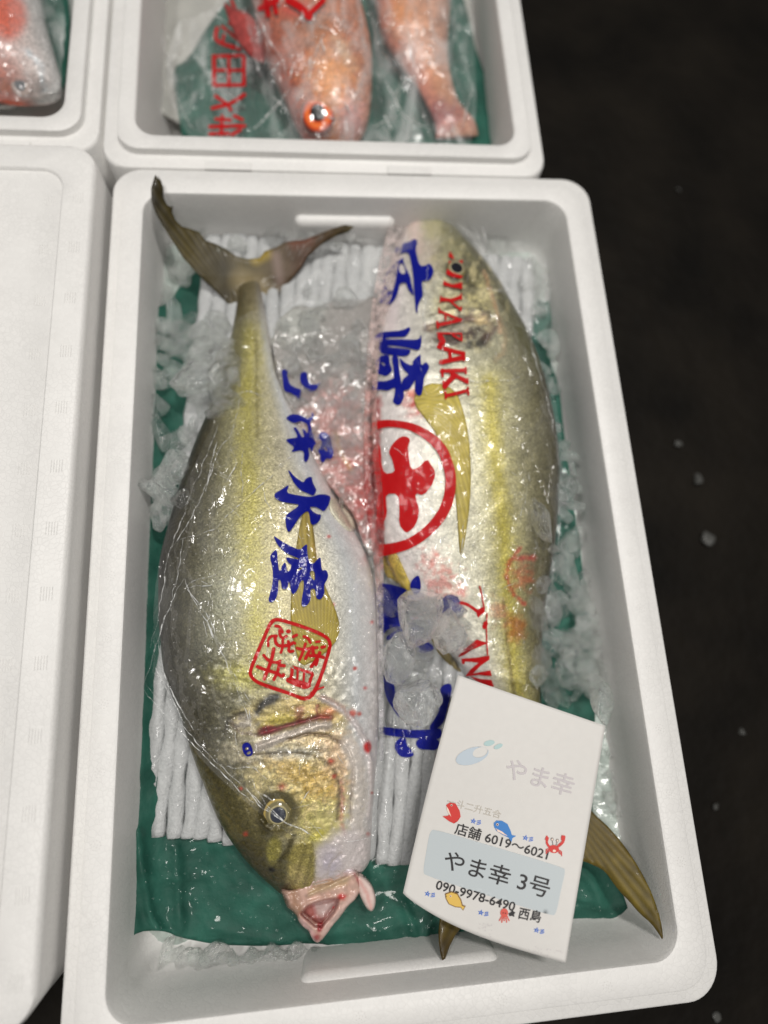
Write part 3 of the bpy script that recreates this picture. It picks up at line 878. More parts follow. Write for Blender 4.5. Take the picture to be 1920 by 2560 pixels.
def relief1(px, u, v):
    z = np.zeros(len(px))
    def step(ln, h, w):      # a plate edge: ridge
        d, _ = dist_line(px, ln); return h * np.exp(-(d / w) ** 2)
    z += step(H([(430, 640), (560, 590), (700, 540), (860, 490), (940, 480)]), .0022, 7)
    z -= step(H([(440, 545), (640, 490), (880, 425), (960, 430)]), .0035, 6)
    z -= step(H([(640, 590), (800, 545), (950, 560), (1060, 620), (1110, 700), (1135, 790), (1120, 960), (1110, 1190)]), .0018, 4)
    z += step(H([(900, 280), (1000, 330), (1090, 400), (1160, 490), (1220, 600), (1262, 740), (1275, 960), (1250, 1150)]), .0022, 6)
    z -= step(H([(1040, 900), (1050, 1020), (1040, 1180)]), .0015, 5)
    z -= step(H([(400, 700), (760, 690), (900, 730), (1000, 820), (1030, 960), (1010, 1180)]), .0010, 4)
    z += step(H([(1150, 700), (1180, 1000), (1160, 1200)]), .0012, 11)
    mx = H([(640, 1450), (690, 1360), (760, 1325), (830, 1345), (852, 1450), (845, 1600), (815, 1700), (760, 1740), (700, 1690), (650, 1610)])
    d, _ = dist_line(px, mx, True); i = inpoly(px, mx); z += np.where(i, .0016 * np.clip(d / 5, 0, 1), 0)
    e = np.array(H([(580, 1110)])[0]); r = np.hypot(*(px - e).T); z += .0016 * np.exp(-((r - 50) / 8) ** 2) - .0034 * np.exp(-(r / 38) ** 4)
    m = px[:, 1] > 1640
    nn = np.zeros(len(px)); nn[m] = noise(px[m], .05, 2.7, 4); z += .0012 * nn
    return z


f1 = empty('yellowtail_fish', tuple(un(660, 1500, -.0565)))
tag(f1, 'whole yellowtail on the left, head down with its pink mouth open', 'fish', 'whole yellowtails in the box')
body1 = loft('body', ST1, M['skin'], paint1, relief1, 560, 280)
under(body1, f1)
BV1 = bvh_of([body1])


def hit(px, bv, fallback=-.04):
    d = ROT @ np.array([(px[0] - CX) / F, -(px[1] - CY) / F, -1.0]); d /= np.linalg.norm(d)
    loc, nor, i, t = bv.ray_cast(Vector(CAM), Vector(d))
    if loc is None: return Vector(un(px[0], px[1], fallback)), Vector((0, 0, 1)), False
    return loc, nor, True


def eyeball(name, px, R, bv, parent, rings, sink=.30, flatten=.42, offs=(0, 0)):
    loc, nor, _ = hit(px, bv)
    nor = (nor + Vector((0, 0, 1.2))).normalized()
    V = []; Fc = []; col = []; nr, na = 26, 40
    q = Vector((0, 0, 1)).rotation_difference(nor)
    V.append(loc + nor * R * flatten * (1 - sink)); col.append(lin(rings[0][1]))
    for i in range(1, nr + 1):
        r = i / nr
        for k in range(na):
            a = 2 * math.pi * k / na
            p = Vector((R * r * math.cos(a), R * r * 1.08 * math.sin(a), R * flatten * (math.sqrt(max(0, 1 - r * r)) - sink)))
            V.append(loc + q @ p)
            rr = math.hypot(r * math.cos(a) - offs[0], r * math.sin(a) - offs[1])
            cc = None
            for (r0, c0), (r1, c1) in zip(rings[:-1], rings[1:]):
                if r0 <= rr <= r1: cc = lin(c0) + (lin(c1) - lin(c0)) * (rr - r0) / (r1 - r0)
            col.append(cc if cc is not None else lin(rings[-1][1]))
    for k in range(na): Fc.append((0, 1 + k, 1 + (k + 1) % na))
    for i in range(nr - 1):
        for k in range(na):
            a = 1 + i * na; b = a + na; Fc.append((a + k, b + k, b + (k + 1) % na, a + (k + 1) % na))
    o = mesh_obj(name, V, Fc, M['eye'], None, np.array(col)); under(o, parent); return o


eyeball('eye', H([(572, 1125)])[0], .0112, BV1, f1, [(0, (44, 48, 62)), (.40, (52, 56, 68)), (.46, (60, 58, 50)), (.48, (176, 166, 124)), (.52, (196, 184, 136)), (.56, (120, 112, 78)), (.72, (120, 112, 78)), (.80, (200, 172, 90)), (.90, (110, 96, 50)), (1, (60, 52, 28))], offs=(.05, .0))


# fins
def fin(name, poly, zf, rgb1, rgb2, base, tips, parent, h=.0006, ew=8, nray=24, step=4, dark=.75):
    base = np.array(base, float)

    def cf(P):
        d = P - base; ang = np.arctan2(d[:, 1], d[:, 0]); rr = np.hypot(d[:, 0], d[:, 1]) / tips
        k = .5 + .5 * np.cos(ang * nray * 6.283 / 1.5)
        c = lin(rgb1) * (1 - np.clip(rr, 0, 1))[:, None] + lin(rgb2) * np.clip(rr, 0, 1)[:, None]
        return c * (dark + (1.1 - dark) * k)[:, None] * (1 + .2 * noise(P, .03, 8, 3))[:, None]

    def zz(P):
        d = P - base; ang = np.arctan2(d[:, 1], d[:, 0])
        z0 = zf(P) if callable(zf) else np.full(len(P), zf)
        return z0 + .0003 * np.cos(ang * nray * 6.283 / 1.5)
    o = pillow(name, poly, zz, h, ew, M['fin'], cf, step, 1, None, .0009)
    under(o, parent); return o


def on_surface(bv, lift, fb=-.03):
    def f(P):
        z = np.empty(len(P))
        for i, p in enumerate(P):
            l, n, ok = hit(p, bv, fb); z[i] = l.z + lift
        return z
    return f


# pectoral fin
fin('pectoral_fin', [(765, 1262), (752, 1300), (744, 1345), (735, 1400), (728, 1480), (726, 1560), (735, 1610), (750, 1668), (790, 1650), (838, 1612), (852, 1570), (838, 1520), (808, 1455), (792, 1400), (785, 1330), (776, 1280)],
    on_surface(BV1, .0012), (176, 158, 50), (150, 130, 58), (805, 1790), 520, f1, .0008, 6, 46, 4, .72)
# tail lobes


def zline(pts):
    q = np.array(pts, float); cx, cy = q[:, 0].mean(), q[:, 1].mean()

    def base(x, y):
        x = (x - cx) / 250; y = (y - cy) / 250
        return np.stack([np.ones_like(x), x, y, x * x, x * y, y * y], 1)
    A_ = base(q[:, 0], q[:, 1]); co = np.linalg.solve(A_.T @ A_ + 1e-3 * np.eye(6), A_.T @ q[:, 2])
    return lambda P: base(P[:, 0], P[:, 1]) @ co


tailz = zline([(395, 440, .009), (390, 480, .007), (385, 520, .003), (400, 560, -.004), (440, 620, -.016), (520, 680, -.026), (600, 740, -.043), (640, 800, -.049), (630, 760, -.047), (640, 700, -.043), (640, 650, -.037), (720, 640, -.032), (800, 600, -.022), (880, 568, -.016)])
tailpoly = [(388, 436), (396, 448), (394, 438), (401, 452), (400, 444), (408, 468), (407, 490), (418, 512), (428, 518), (431, 514), (430, 532), (440, 552), (455, 566), (475, 572), (498, 580), (512, 600), (540, 610), (565, 622), (590, 640), (620, 648), (648, 645), (662, 628), (690, 618), (715, 604),
            (760, 600), (800, 584), (830, 572), (862, 562), (884, 566), (870, 578), (840, 588), (800, 612), (770, 640), (752, 670), (735, 690), (718, 712), (700, 735), (680, 760), (668, 790), (664, 806), (592, 806), (585, 775), (560, 748), (525, 712), (490, 680), (455, 640), (430, 600), (405, 560), (388, 530), (378, 500), (378, 470)]


def tailcol(P):
    c = ramp(P[:, 0], [(378, (52, 44, 16)), (470, (96, 84, 40)), (560, (92, 84, 62)), (620, (126, 112, 70)), (700, (110, 92, 66)), (760, (98, 66, 44)), (884, (90, 80, 44))])
    base = np.array((640, 830.)); d = P - base; ang = np.arctan2(d[:, 1], d[:, 0])
    k = .5 + .5 * np.cos(ang * 120)
    c = .62 * c * (.66 + .44 * k)[:, None] * (1 + .25 * noise(P, .025, 3.2, 3))[:, None]
    Q = Paint(P, c)
    Q.line([(600, 700), (650, 720), (660, 780)], 40, (150, 134, 96), .6, .9); Q.line([(640, 650), (668, 636)], 22, (150, 128, 40), .8, .8)
    Q.line([(735, 608), (770, 596)], 26, (104, 56, 36), .7, .8, 4); Q.line([(700, 700), (690, 640)], 22, (140, 120, 112), .6, .8)
    Q.line([(545, 625), (590, 600), (600, 640)], 12, (70, 72, 56), .5, .8, 5)
    return np.clip(Q.c, .002, .9)


tf = pillow('tail_fin', tailpoly, lambda P: tailz(P) - .0045 * np.clip((P[:, 1] - 690) / 90, 0, 1) + .0002 * np.cos(np.arctan2(P[:, 1] - 830, P[:, 0] - 640) * 120) + .0004 * noise(P, .02, 4, 2), .0009, 16, M['fin'], tailcol, 4.5, 0, None, .0012)
under(tf, f1)
# mouth of the left fish
zm = -.034
MO = H([(590, 1690), (612, 1760), (640, 1830), (668, 1850), (705, 1880), (730, 1935), (765, 1975), (800, 1995), (822, 2050), (850, 2084), (880, 2086), (930, 2030), (985, 1950), (1030, 1905), (1090, 1815), (1150, 1765), (1182, 1700), (1185, 1620), (1165, 1560), (1080, 1480), (900, 1500), (800, 1620), (690, 1700)])
OP = H([(735, 1872), (790, 1815), (860, 1785), (960, 1762), (1035, 1752), (1010, 1830), (950, 1915), (890, 1975), (845, 1965), (785, 1915)])


def moz(P):
    d, _ = dist_line(P, OP, True); i = inpoly(P, OP)
    z = zm + np.where(i, -.010 * np.clip(d / 7, 0, 1), .0016 * np.exp(-((d - 5) / 4) ** 2))
    z += .0022 * np.exp(-(dist_line(P, H([(800, 1735), (900, 1690), (1000, 1645), (1100, 1600), (1150, 1570)]))[0] / 5) ** 2)
    z -= .0024 * np.exp(-(dist_line(P, H([(780, 1765), (900, 1728), (1010, 1700), (1120, 1660)]))[0] / 4) ** 2) * 0 + .003 * np.exp(-(dist_line(P, H([(840, 1660), (960, 1635), (1070, 1585)]))[0] / 4) ** 2)
    z += .006 * np.clip((2290 - P[:, 1]) / 110, -.6, 1) + .0014 * noise(P, .06, 3, 3)
    return z


def moc(P):
    c = np.tile(lin((196, 162, 148)), (len(P), 1)) * (1 + .28 * noise(P, .05, 3, 3))[:, None]
    Q = Paint(P, c)
    Q.line(H([(610, 1740), (650, 1830), (700, 1880)]), 20, (72, 56, 38), .9, .6, 4)
    Q.line(H([(690, 1700), (700, 1780), (730, 1850)]), 22, (150, 112, 84), .7, .8, 5)
    Q.poly(H([(800, 1700), (900, 1640), (1060, 1590), (1110, 1600), (1080, 1660), (900, 1710), (800, 1750)]), (184, 158, 122), .8, 6)
    Q.poly(H([(840, 1400), (1100, 1400), (1140, 1560), (1000, 1600), (880, 1620), (800, 1660)]), (206, 196, 204), .85, 8)
    Q.line(H([(930, 2000), (1020, 1890), (1160, 1740)]), 22, (220, 188, 178), .85, .6, 3)
    Q.line(H([(750, 1930), (830, 2020), (860, 2060)]), 14, (206, 160, 160), .7, .6, 3)
    Q.poly(OP, (150, 84, 80), .9, 7)  # red mouth lining, its colour darkened for the shade inside
    Q.poly(H([(840, 1800), (1000, 1776), (980, 1830), (900, 1900), (860, 1880)]), (186, 168, 164), .9, 7)
    Q.line(H([(840, 1810), (850, 1880), (890, 1930)]), 4, (170, 120, 120), .7, .6)
    Q.blob(H([(885, 1975)])[0], (7, 13), (150, 20, 34), .9, 20, .5).blob(H([(860, 2045)])[0], (11, 10), (130, 50, 50), .8, 0, .5, .3).blob(H([(1050, 1745)])[0], (11, 8), (190, 50, 50), .8, 0, .6, .5).blob(H([(985, 1830)])[0], (3, 5), (190, 40, 50), .8)
    Q.line(H([(1140, 1580), (1165, 1620), (1180, 1660)]), 7, (150, 60, 66), .7, .7, 2)
    return np.clip(Q.c, .01, .95)


o = pillow('mouth', MO, moz, .0052, 15, M['flesh'], moc, 3.2, 2, None, .006); under(o, f1)
o = pillow('jaw_flap', H([(1130, 1570), (1200, 1590), (1262, 1650), (1285, 1700), (1302, 1770), (1282, 1852), (1245, 1856), (1200, 1790), (1165, 1700)]), lambda P: zm + .004 - .00006 * (P[:, 1] - 2200), .0046, 12, M['flesh'],
           lambda P: np.clip(Paint(P, np.tile(lin((218, 196, 188)), (len(P), 1)) * (1 + .12 * noise(P, .06, 1, 3))[:, None]).line(H([(1170, 1620), (1230, 1720), (1260, 1830)]), 9, (206, 150, 142), .7, .8, 3).c, .01, .95), 3.2, 2, None, .004); under(o, f1)
o = pillow('pelvic_fin', [(816, 1248), (834, 1238), (866, 1268), (888, 1300), (891, 1326), (872, 1333), (846, 1308), (822, 1280)], on_surface(BV1, -.001, -.03), .004, 14, M['skin'],
           lambda P: lin((214, 208, 186)) * (1 + .12 * noise(P, .05, 2, 2))[:, None], 4); under(o, f1)

# right-hand fish: head up
ST2 = [(1048, 500, 1072, 502, 0, .005), (1034, 525, 1095, 530, 0, .010), (1014, 570, 1136, 578, 0, .0150), (988, 620, 1182, 630, 0, .0195), (966, 680, 1232, 690, 0, .0235), (950, 760, 1276, 765, 0, .0265), (942, 850, 1322, 850, 0, .0285), (936, 950, 1358, 950, 0, .030),
       (932, 1050, 1382, 1050, 0, .0305), (932, 1150, 1394, 1150, 0, .0300), (938, 1250, 1393, 1250, 0, .0285), (955, 1350, 1386, 1350, 0, .0265), (985, 1440, 1372, 1440, 0, .0240), (1040, 1520, 1360, 1520, 0, .0210), (1105, 1600, 1352, 1610, 0, .0180), (1170, 1690, 1348, 1700, 0, .0150),
       (1225, 1780, 1352, 1790, 0, .0120), (1268, 1860, 1362, 1870, 0, .0095), (1290, 1930, 1380, 1930, 0, .0075), (1305, 1980, 1390, 1970, 0, .004)]
ST2 = [(a, b, c, d, BED + t + .002, t) for a, b, c, d, z, t in ST2]
K1 = lambda p: cr(p, (900, 580), .1929)
K4 = lambda p: cr(p, (850, 400), .4219)


def paint2(px, u, v):
    c = ramp(v, [(0, (226, 220, 216)), (.10, (226, 218, 214)), (.30, (208, 205, 190)), (.50, (198, 194, 168)), (.66, (174, 170, 142)), (.76, (150, 145, 112)), (.86, (118, 113, 84)), (.95, (78, 73, 48)), (1, (46, 42, 26))])
    n1 = noise(px, .015, 3.1, 4)[:, None]; n2 = noise(px, .07, 2.1, 3)[:, None]
    n3 = noise(px * np.array([1, .55]), .11, 4.1, 3)[:, None]
    c = c * (1 + .20 * n1 + .20 * n2 + .30 * n3 * np.clip(v + .1, .3, 1)[:, None]); P = Paint(px, c)
    sl = [(1225, 960), (1228, 1050), (1240, 1150), (1252, 1250), (1262, 1350), (1266, 1450), (1274, 1560), (1288, 1680), (1300, 1780), (1320, 1900)]
    P.line(sl, 70, (196, 184, 84), .5, .9, 10); P.line(sl, 34, (188, 174, 48), .62, .8, 10)
    P.line([(1258, 1500), (1266, 1580), (1280, 1700), (1296, 1800)], 8, (104, 90, 44), .7, .8, 3)
    P.line([(1345, 1300), (1330, 1480), (1330, 1620)], 34, (104, 98, 68), .5, .8, 8)
    # head: silver-gold plates, dark eye, gill
    P.blob((1110, 600), (90, 90), (158, 152, 110), .8, 30, .5, .4)
    P.line([(1078, 527), (1120, 562), (1165, 600), (1217, 672), (1252, 728), (1297, 815), (1340, 905)], 40, (92, 90, 52), .8, .8, 8)
    P.blob((1085, 570), (26, 50), (190, 182, 132), .6, 20, .6, .6)
    P.blob((1200, 745), (36, 52), (206, 194, 136), .85, -20, .5, .5)
    P.blob((1120, 760), (40, 50), (214, 206, 160), .7, 0, .6, .5)
    P.blob((1060, 640), (40, 60), (216, 200, 190), .6, 0, .7, .4)
    P.line([(1210, 678), (1222, 720), (1240, 770), (1250, 830)], 9, (200, 150, 110), .6, .7, 4)
    P.line([(1070, 820), (1120, 806), (1170, 792), (1212, 790), (1230, 820), (1210, 850)], 22, (84, 40, 42), .85, .7, 8)
    P.blob((1140, 840), (66, 22), (66, 44, 44), .85, -14, .5, .6); P.blob((1185, 858), (36, 14), (36, 34, 28), .8, -6, .6, .5)
    P.blob((1205, 802), (20, 13), (214, 190, 140), .9, 0, .4, .4)
    P.blob((1150, 820), (30, 10), (206, 196, 176), .7, -10, .6, .5)
    P.line([(1252, 800), (1262, 850), (1258, 880), (1240, 900)], 10, (186, 160, 120), .6, .8, 5)
    P.blob((1160, 690), (38, 46), (84, 80, 48), .8, -24, .4, .3)
    cm = np.clip(1 - np.hypot((px[:, 0] - 1170) / 120, (px[:, 1] - 720) / 190), 0, 1) ** .5  # crinkled metallic sheen painted into the head colour
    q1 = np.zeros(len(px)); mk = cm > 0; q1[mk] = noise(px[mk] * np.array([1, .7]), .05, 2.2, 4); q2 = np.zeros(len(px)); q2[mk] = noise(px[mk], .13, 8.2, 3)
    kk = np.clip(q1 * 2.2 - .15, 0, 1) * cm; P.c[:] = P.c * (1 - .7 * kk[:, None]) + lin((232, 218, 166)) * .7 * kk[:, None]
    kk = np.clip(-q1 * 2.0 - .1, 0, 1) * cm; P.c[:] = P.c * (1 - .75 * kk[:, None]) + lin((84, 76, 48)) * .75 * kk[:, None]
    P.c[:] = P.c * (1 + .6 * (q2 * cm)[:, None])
    P.line([(1075, 790), (1130, 770), (1200, 775), (1245, 800)], 6, (80, 70, 44), .7, .7, 4); P.line([(1190, 640), (1235, 700), (1262, 770)], 6, (84, 76, 48), .6, .7, 4)
    # bruised reds
    P.blob((1050, 1010), (36, 26), (206, 60, 44), .75, 0, .7, .7); P.blob((1035, 985), (20, 14), (224, 120, 90), .6, 0, .7, .6)
    P.blob((1100, 1450), (34, 56), (198, 70, 60), .55, -30, .7, 1.5); P.blob((1150, 1478), (20, 12), (196, 60, 56), .6, -20, .6, .8)
    P.blob((1085, 1400), (10, 20), (200, 90, 80), .5, 0, .8, .8)
    P.line([(1300, 1370), (1272, 1410), (1266, 1440), (1280, 1480), (1310, 1510)], 9, (190, 56, 44), .75, .7, 5)
    P.blob((1305, 1440), (26, 32), (196, 96, 62), .55, 0, .7, 1.2); P.blob((1315, 1395), (24, 8), (190, 60, 50), .7, 0, .6, .5)
    P.blob((1290, 1570), (24, 36), (170, 96, 30), .7, 0, .5, .5); P.blob((1246, 1530), (20, 30), (206, 120, 90), .5, 0, .7, 1.0)
    P.line([(945, 1000), (940, 1150), (945, 1260), (950, 1380)], 16, (190, 40, 44), .75, .8, 10)
    P.line([(1000, 560), (985, 700), (975, 850)], 26, (230, 214, 214), .7, .8, 6)
    P.line([(1010, 520), (1035, 560), (1040, 620)], 30, (226, 196, 190), .6, .8, 8)
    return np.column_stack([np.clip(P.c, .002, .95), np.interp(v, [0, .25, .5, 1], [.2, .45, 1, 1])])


def relief2(px, u, v):
    z = .0008 * noise(px, .02, 5, 3)
    for ln, h, w in (([(1070, 820), (1170, 795), (1225, 800)], -.003, 8), ([(1100, 780), (1180, 770), (1240, 790)], .0015, 7), ([(1218, 690), (1240, 770), (1262, 860)], .0012, 6), ([(1150, 660), (1190, 720)], -.0012, 12)):
        d, _ = dist_line(px, ln); z += h * np.exp(-(d / w) ** 2)
    return z


f2 = empty('yellowtail_fish', tuple(un(1150, 1200, -.0565)))
tag(f2, 'whole yellowtail on the right, head up under the printed film', 'fish', 'whole yellowtails in the box')
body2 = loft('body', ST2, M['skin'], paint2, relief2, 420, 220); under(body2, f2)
BV2 = bvh_of([body2])
eyeball('eye', (1140, 674), .0100, BV2, f2, [(0, (24, 24, 32)), (.5, (30, 30, 36)), (.56, (196, 186, 150)), (.64, (130, 120, 84)), (.9, (90, 84, 52)), (1, (50, 46, 26))])
fin('pectoral_fin', [(1030, 1005), (1050, 968), (1090, 955), (1140, 975), (1160, 1030), (1172, 1090), (1178, 1160), (1176, 1250), (1166, 1330), (1152, 1402), (1146, 1340), (1142, 1260), (1130, 1180), (1105, 1110), (1075, 1060)],
    on_surface(BV2, .0012), (190, 172, 76), (172, 154, 70), (1075, 880), 520, f2, .0008, 6, 46, 4, .78)
fin('anal_fin', [(955, 1385), (985, 1372), (1000, 1400), (1022, 1450), (1040, 1490), (1012, 1482), (985, 1450), (962, 1440)], on_surface(BV2, .001, -.045), (176, 150, 70), (206, 180, 60), (960, 1370), 130, f2, .001, 8, 40, 4, .6)
fin('anal_fin', [(1070, 1560), (1090, 1590), (1130, 1640), (1165, 1690), (1135, 1672), (1100, 1640), (1078, 1600)], on_surface(BV2, .001, -.045), (150, 134, 60), (120, 104, 50), (1060, 1550), 140, f2, .001, 8, 40, 4, .6)
t2z = zline([(1330, 1930, -.046), (1480, 2040, -.036), (1560, 2150, -.026), (1655, 2350, -.010), (1200, 2200, -.036), (1110, 2390, -.020)])
tp2 = [(1300, 1920), (1360, 1900), (1420, 1960), (1480, 2030), (1530, 2075), (1580, 2140), (1620, 2210), (1644, 2270), (1656, 2320), (1658, 2352), (1650, 2338), (1630, 2310), (1600, 2285), (1575, 2255), (1555, 2235), (1535, 2210), (1515, 2180), (1490, 2165), (1450, 2150), (1400, 2140), (1340, 2130),
       (1280, 2160), (1210, 2240), (1160, 2310), (1130, 2350), (1108, 2412), (1098, 2370), (1096, 2320), (1110, 2250), (1160, 2130), (1240, 2010)]


def t2col(P):
    c = ramp(P[:, 1], [(1900, (84, 74, 40)), (2100, (104, 88, 34)), (2250, (112, 96, 30)), (2360, (70, 56, 22))])
    base = np.array((1330, 1900.)); d = P - base; ang = np.arctan2(d[:, 1], d[:, 0]); k = .5 + .5 * np.cos(ang * 120)
    c = .8 * c * (.72 + .42 * k)[:, None] * (1 + .3 * noise(P, .03, 1, 3))[:, None]
    return np.clip(c, .002, .9)


o = pillow('tail_fin', tp2, lambda P: t2z(P) + .0002 * np.cos(np.arctan2(P[:, 1] - 1900, P[:, 0] - 1330) * 120), .0012, 16, M['fin'], t2col, 5, 1, None, .0012); under(o, f2)

# ------------------------------------------------------------------ ice
def ice_mesh(seed, planes=13, sub=4, p=14, amp=.05, squash=(1, 1, 1)):
    r = np.random.RandomState(seed)
    bm = bmesh.new(); bmesh.ops.create_icosphere(bm, subdivisions=sub, radius=1)
    D = np.array([v.co[:] for v in bm.verts]); D /= np.linalg.norm(D, axis=1)[:, None]
    n = r.normal(size=(planes, 3)); n /= np.linalg.norm(n, axis=1)[:, None]; h = r.uniform(.62, 1.0, planes)
    q = np.clip(D @ n.T, 1e-3, None) / h
    R = 1.0 / (np.maximum((q ** p).sum(1) ** (1 / p), .72))
    R *= 1 + amp * noise(D, 1.6, seed, 3) + amp * .25 * noise(D, 6, seed, 2)
    X = D * R[:, None] * np.array(squash)
    for v, x in zip(bm.verts, X): v.co = x
    for e in bm.edges:
        if e.calc_face_angle(0) > math.radians(22): e.smooth = False
    me = bpy.data.meshes.new('ice_lump'); bm.to_mesh(me); bm.free()
    me.polygons.foreach_set('use_smooth', [True] * len(me.polygons))
    return me


ICE = [ice_mesh(s, planes=[8, 11, 15][s % 3], sub=4, p=[36, 60, 16][s % 3], amp=[.05, .10, .08][s % 3], squash=[(1, .8, .6), (1.1, .7, .55), (.9, .9, .75), (1.3, .55, .5)][s % 4]) for s in range(12)]
ICEM = []
for me in ICE:
    a = me; a.materials.append(M['ice']); b = me.copy(); b.materials[0] = M['ice2']; ICEM.append((a, b))


def lump(px, z, r, label, group, cloudy=.35, name='ice_lump', sq=None):
    me = rnd.choice(ICEM)[1 if rnd.random() < cloudy else 0]
    o = bpy.data.objects.new(name, me); COL.objects.link(o)
    o.location = un(px[0], px[1], z); k = r
    o.scale = (k * rnd.uniform(.85, 1.25), k * rnd.uniform(.8, 1.15), k * rnd.uniform(.7, 1.0))
    o.rotation_euler = (rnd.uniform(-.6, .6), rnd.uniform(-.6, .6), rnd.uniform(0, 6.28))
    tag(o, label, 'ice', group); return o


def scatter(poly, n, rr, zf, label, group, cloudy=.35, mind=.75):
    q = np.asarray(poly, float); x0, y0 = q.min(0); x1, y1 = q.max(0); pts = []; tries = 0
    while len(pts) < n and tries < n * 60:
        tries += 1
        p = (rnd.uniform(x0, x1), rnd.uniform(y0, y1))
        if not inpoly(np.array([p]), q)[0]: continue
        r = rnd.uniform(*rr) if rnd.random() < .35 else rnd.uniform(rr[0], (rr[0] + rr[1]) / 2)
        if any(math.hypot(p[0] - a, p[1] - b) < (r + r2) / .00030 * mind * .5 for a, b, r2 in pts): continue
        lb = label
        if ' in the pile between' in label:      # say which stretch of the long pile, and big or small
            t = (p[1] - 760) / 560 if 'left wall' in label else (p[1] - 1060) / 730
            lb = label.replace('ice lump', ('bigger ' if r > .0095 else 'smaller ') + 'ice lump').replace('in the pile', 'in the ' + ('top', 'middle', 'bottom')[min(2, max(0, int(t * 3)))] + ' of the pile').replace(' the ', ' ')
        pts.append((p[0], p[1], r)); lump(p, zf(p) if callable(zf) else zf, r, lb, group, cloudy)
    return pts


body_bv = bvh_of([body1, body2, gp, net])


def over(lift=0.0, mx=.02, mn_=-.06):
    def f(p):
        l, n, ok = hit(p, body_bv, -.05)
        return min(max(l.z + lift, mn_), mx) + rnd.uniform(-.002, .002)
    return f


LG = 'ice lumps in the pile along the left wall of the yellowtail box'
LL = 'clear ice lump in the pile between the left yellowtail and the left wall'
scatter([(395, 800), (450, 770), (560, 800), (590, 880), (590, 960), (560, 1030), (500, 1080), (478, 1130), (440, 1180), (400, 1190), (382, 1100), (380, 900)], 50, (.006, .0142), over(.004, -.012), LL, LG, .4, .62)
scatter([(430, 760), (540, 770), (575, 880), (540, 960), (450, 1040), (420, 940)], 10, (.008, .015), over(.010, -.006), LL, LG, .5, .7)
for p, z, r, lb_ in (((560, 950), -.022, .016, 'large rounded clear ice lump beside the tail stem of the left yellowtail'), ((486, 948), -.022, .017, 'large milky ice lump in the middle of the left wall pile'),
                     ((440, 1170), -.020, .016, 'long clear ice block leaning against the left wall under the pile'), ((412, 1240), -.018, .014, 'crackled ice lump at the lower end of the left wall pile'),
                     ((470, 1250), -.010, .015, 'smooth oval ice lump lying on the back of the left yellowtail')):
    lump(p, z, r, lb_, 'ice lumps in the pile along the left wall of the yellowtail box', .2)
scatter([(380, 1180), (430, 1190), (425, 1290), (395, 1320), (378, 1280)], 12, (.005, .010), -.022, LL, LG, .3)
scatter([(375, 560), (420, 600), (520, 660), (440, 760), (380, 790)], 12, (.006, .010), -.046, 'thin wet ice flake behind the top edge of the green paper', 'wet ice flakes above the green paper', .5)
RG = 'ice lumps in the pile along the right wall of the yellowtail box'
RL = 'clear ice lump in the pile between the right yellowtail and the right wall'
scatter([(1385, 1330), (1440, 1340), (1475, 1480), (1500, 1600), (1520, 1700), (1530, 1790), (1470, 1790), (1380, 1740), (1345, 1690), (1335, 1560), (1345, 1450), (1370, 1400)], 52, (.006, .0145), over(.004, -.014, -.050), RL, RG, .55, .62)
scatter([(1370, 1370), (1440, 1380), (1480, 1560), (1490, 1720), (1400, 1700), (1350, 1560)], 12, (.008, .015), over(.010, -.004, -.042), RL, RG, .5, .7)
scatter([(1392, 1060), (1420, 1100), (1445, 1230), (1440, 1310), (1395, 1320), (1388, 1180)], 12, (.005, .010), -.024, RL, RG, .5)
for p, z, r, lb_ in (((1412, 1232), -.014, .0145, 'round frosted ice lump against the right wall above the pile'), ((1506, 1755), -.022, .0150, 'big clear rounded ice lump at the right wall beside the card corner'),
                     ((1372, 855), -.036, .0095, 'clear ice lump on the green strip near the upper right wall'), ((1345, 1300), -.004, .014, 'flat clear ice lump on the back of the right yellowtail')):
    lump(p, z, r, lb_, RG, .25)
scatter([(1350, 880), (1385, 880), (1400, 980), (1370, 1000)], 6, (.004, .008), -.044, 'small clear ice bit on the green strip near the upper right wall', 'ice bits on the right green strip', .3)
CG = 'ice lumps in the heap left of the paper card'
CL = 'clear ice lump in the heap between the fish above the card'
scatter([(950, 1480), (1030, 1470), (1110, 1500), (1190, 1530), (1190, 1590), (1130, 1630), (1095, 1690), (1060, 1780), (1030, 1810), (1010, 1800), (985, 1720), (955, 1640)], 30, (.0065, .0145), over(.004, -.010, -.046), CL, CG, .3, .66)
for p, z, r, lb_ in (((1040, 1535), .000, .0165, 'large glassy ice lump at the head of the heap left of the card'), ((995, 1640), -.008, .020, 'large smooth milky ice lump on the blue print between the fish'),
                     ((1055, 1760), -.010, .018, 'glassy ice lump at the foot of the heap left of the card'), ((1125, 1590), .002, .017, 'pinkish ice lump over the red print above the card')):
    lump(p, z, r, lb_, CG, .1)
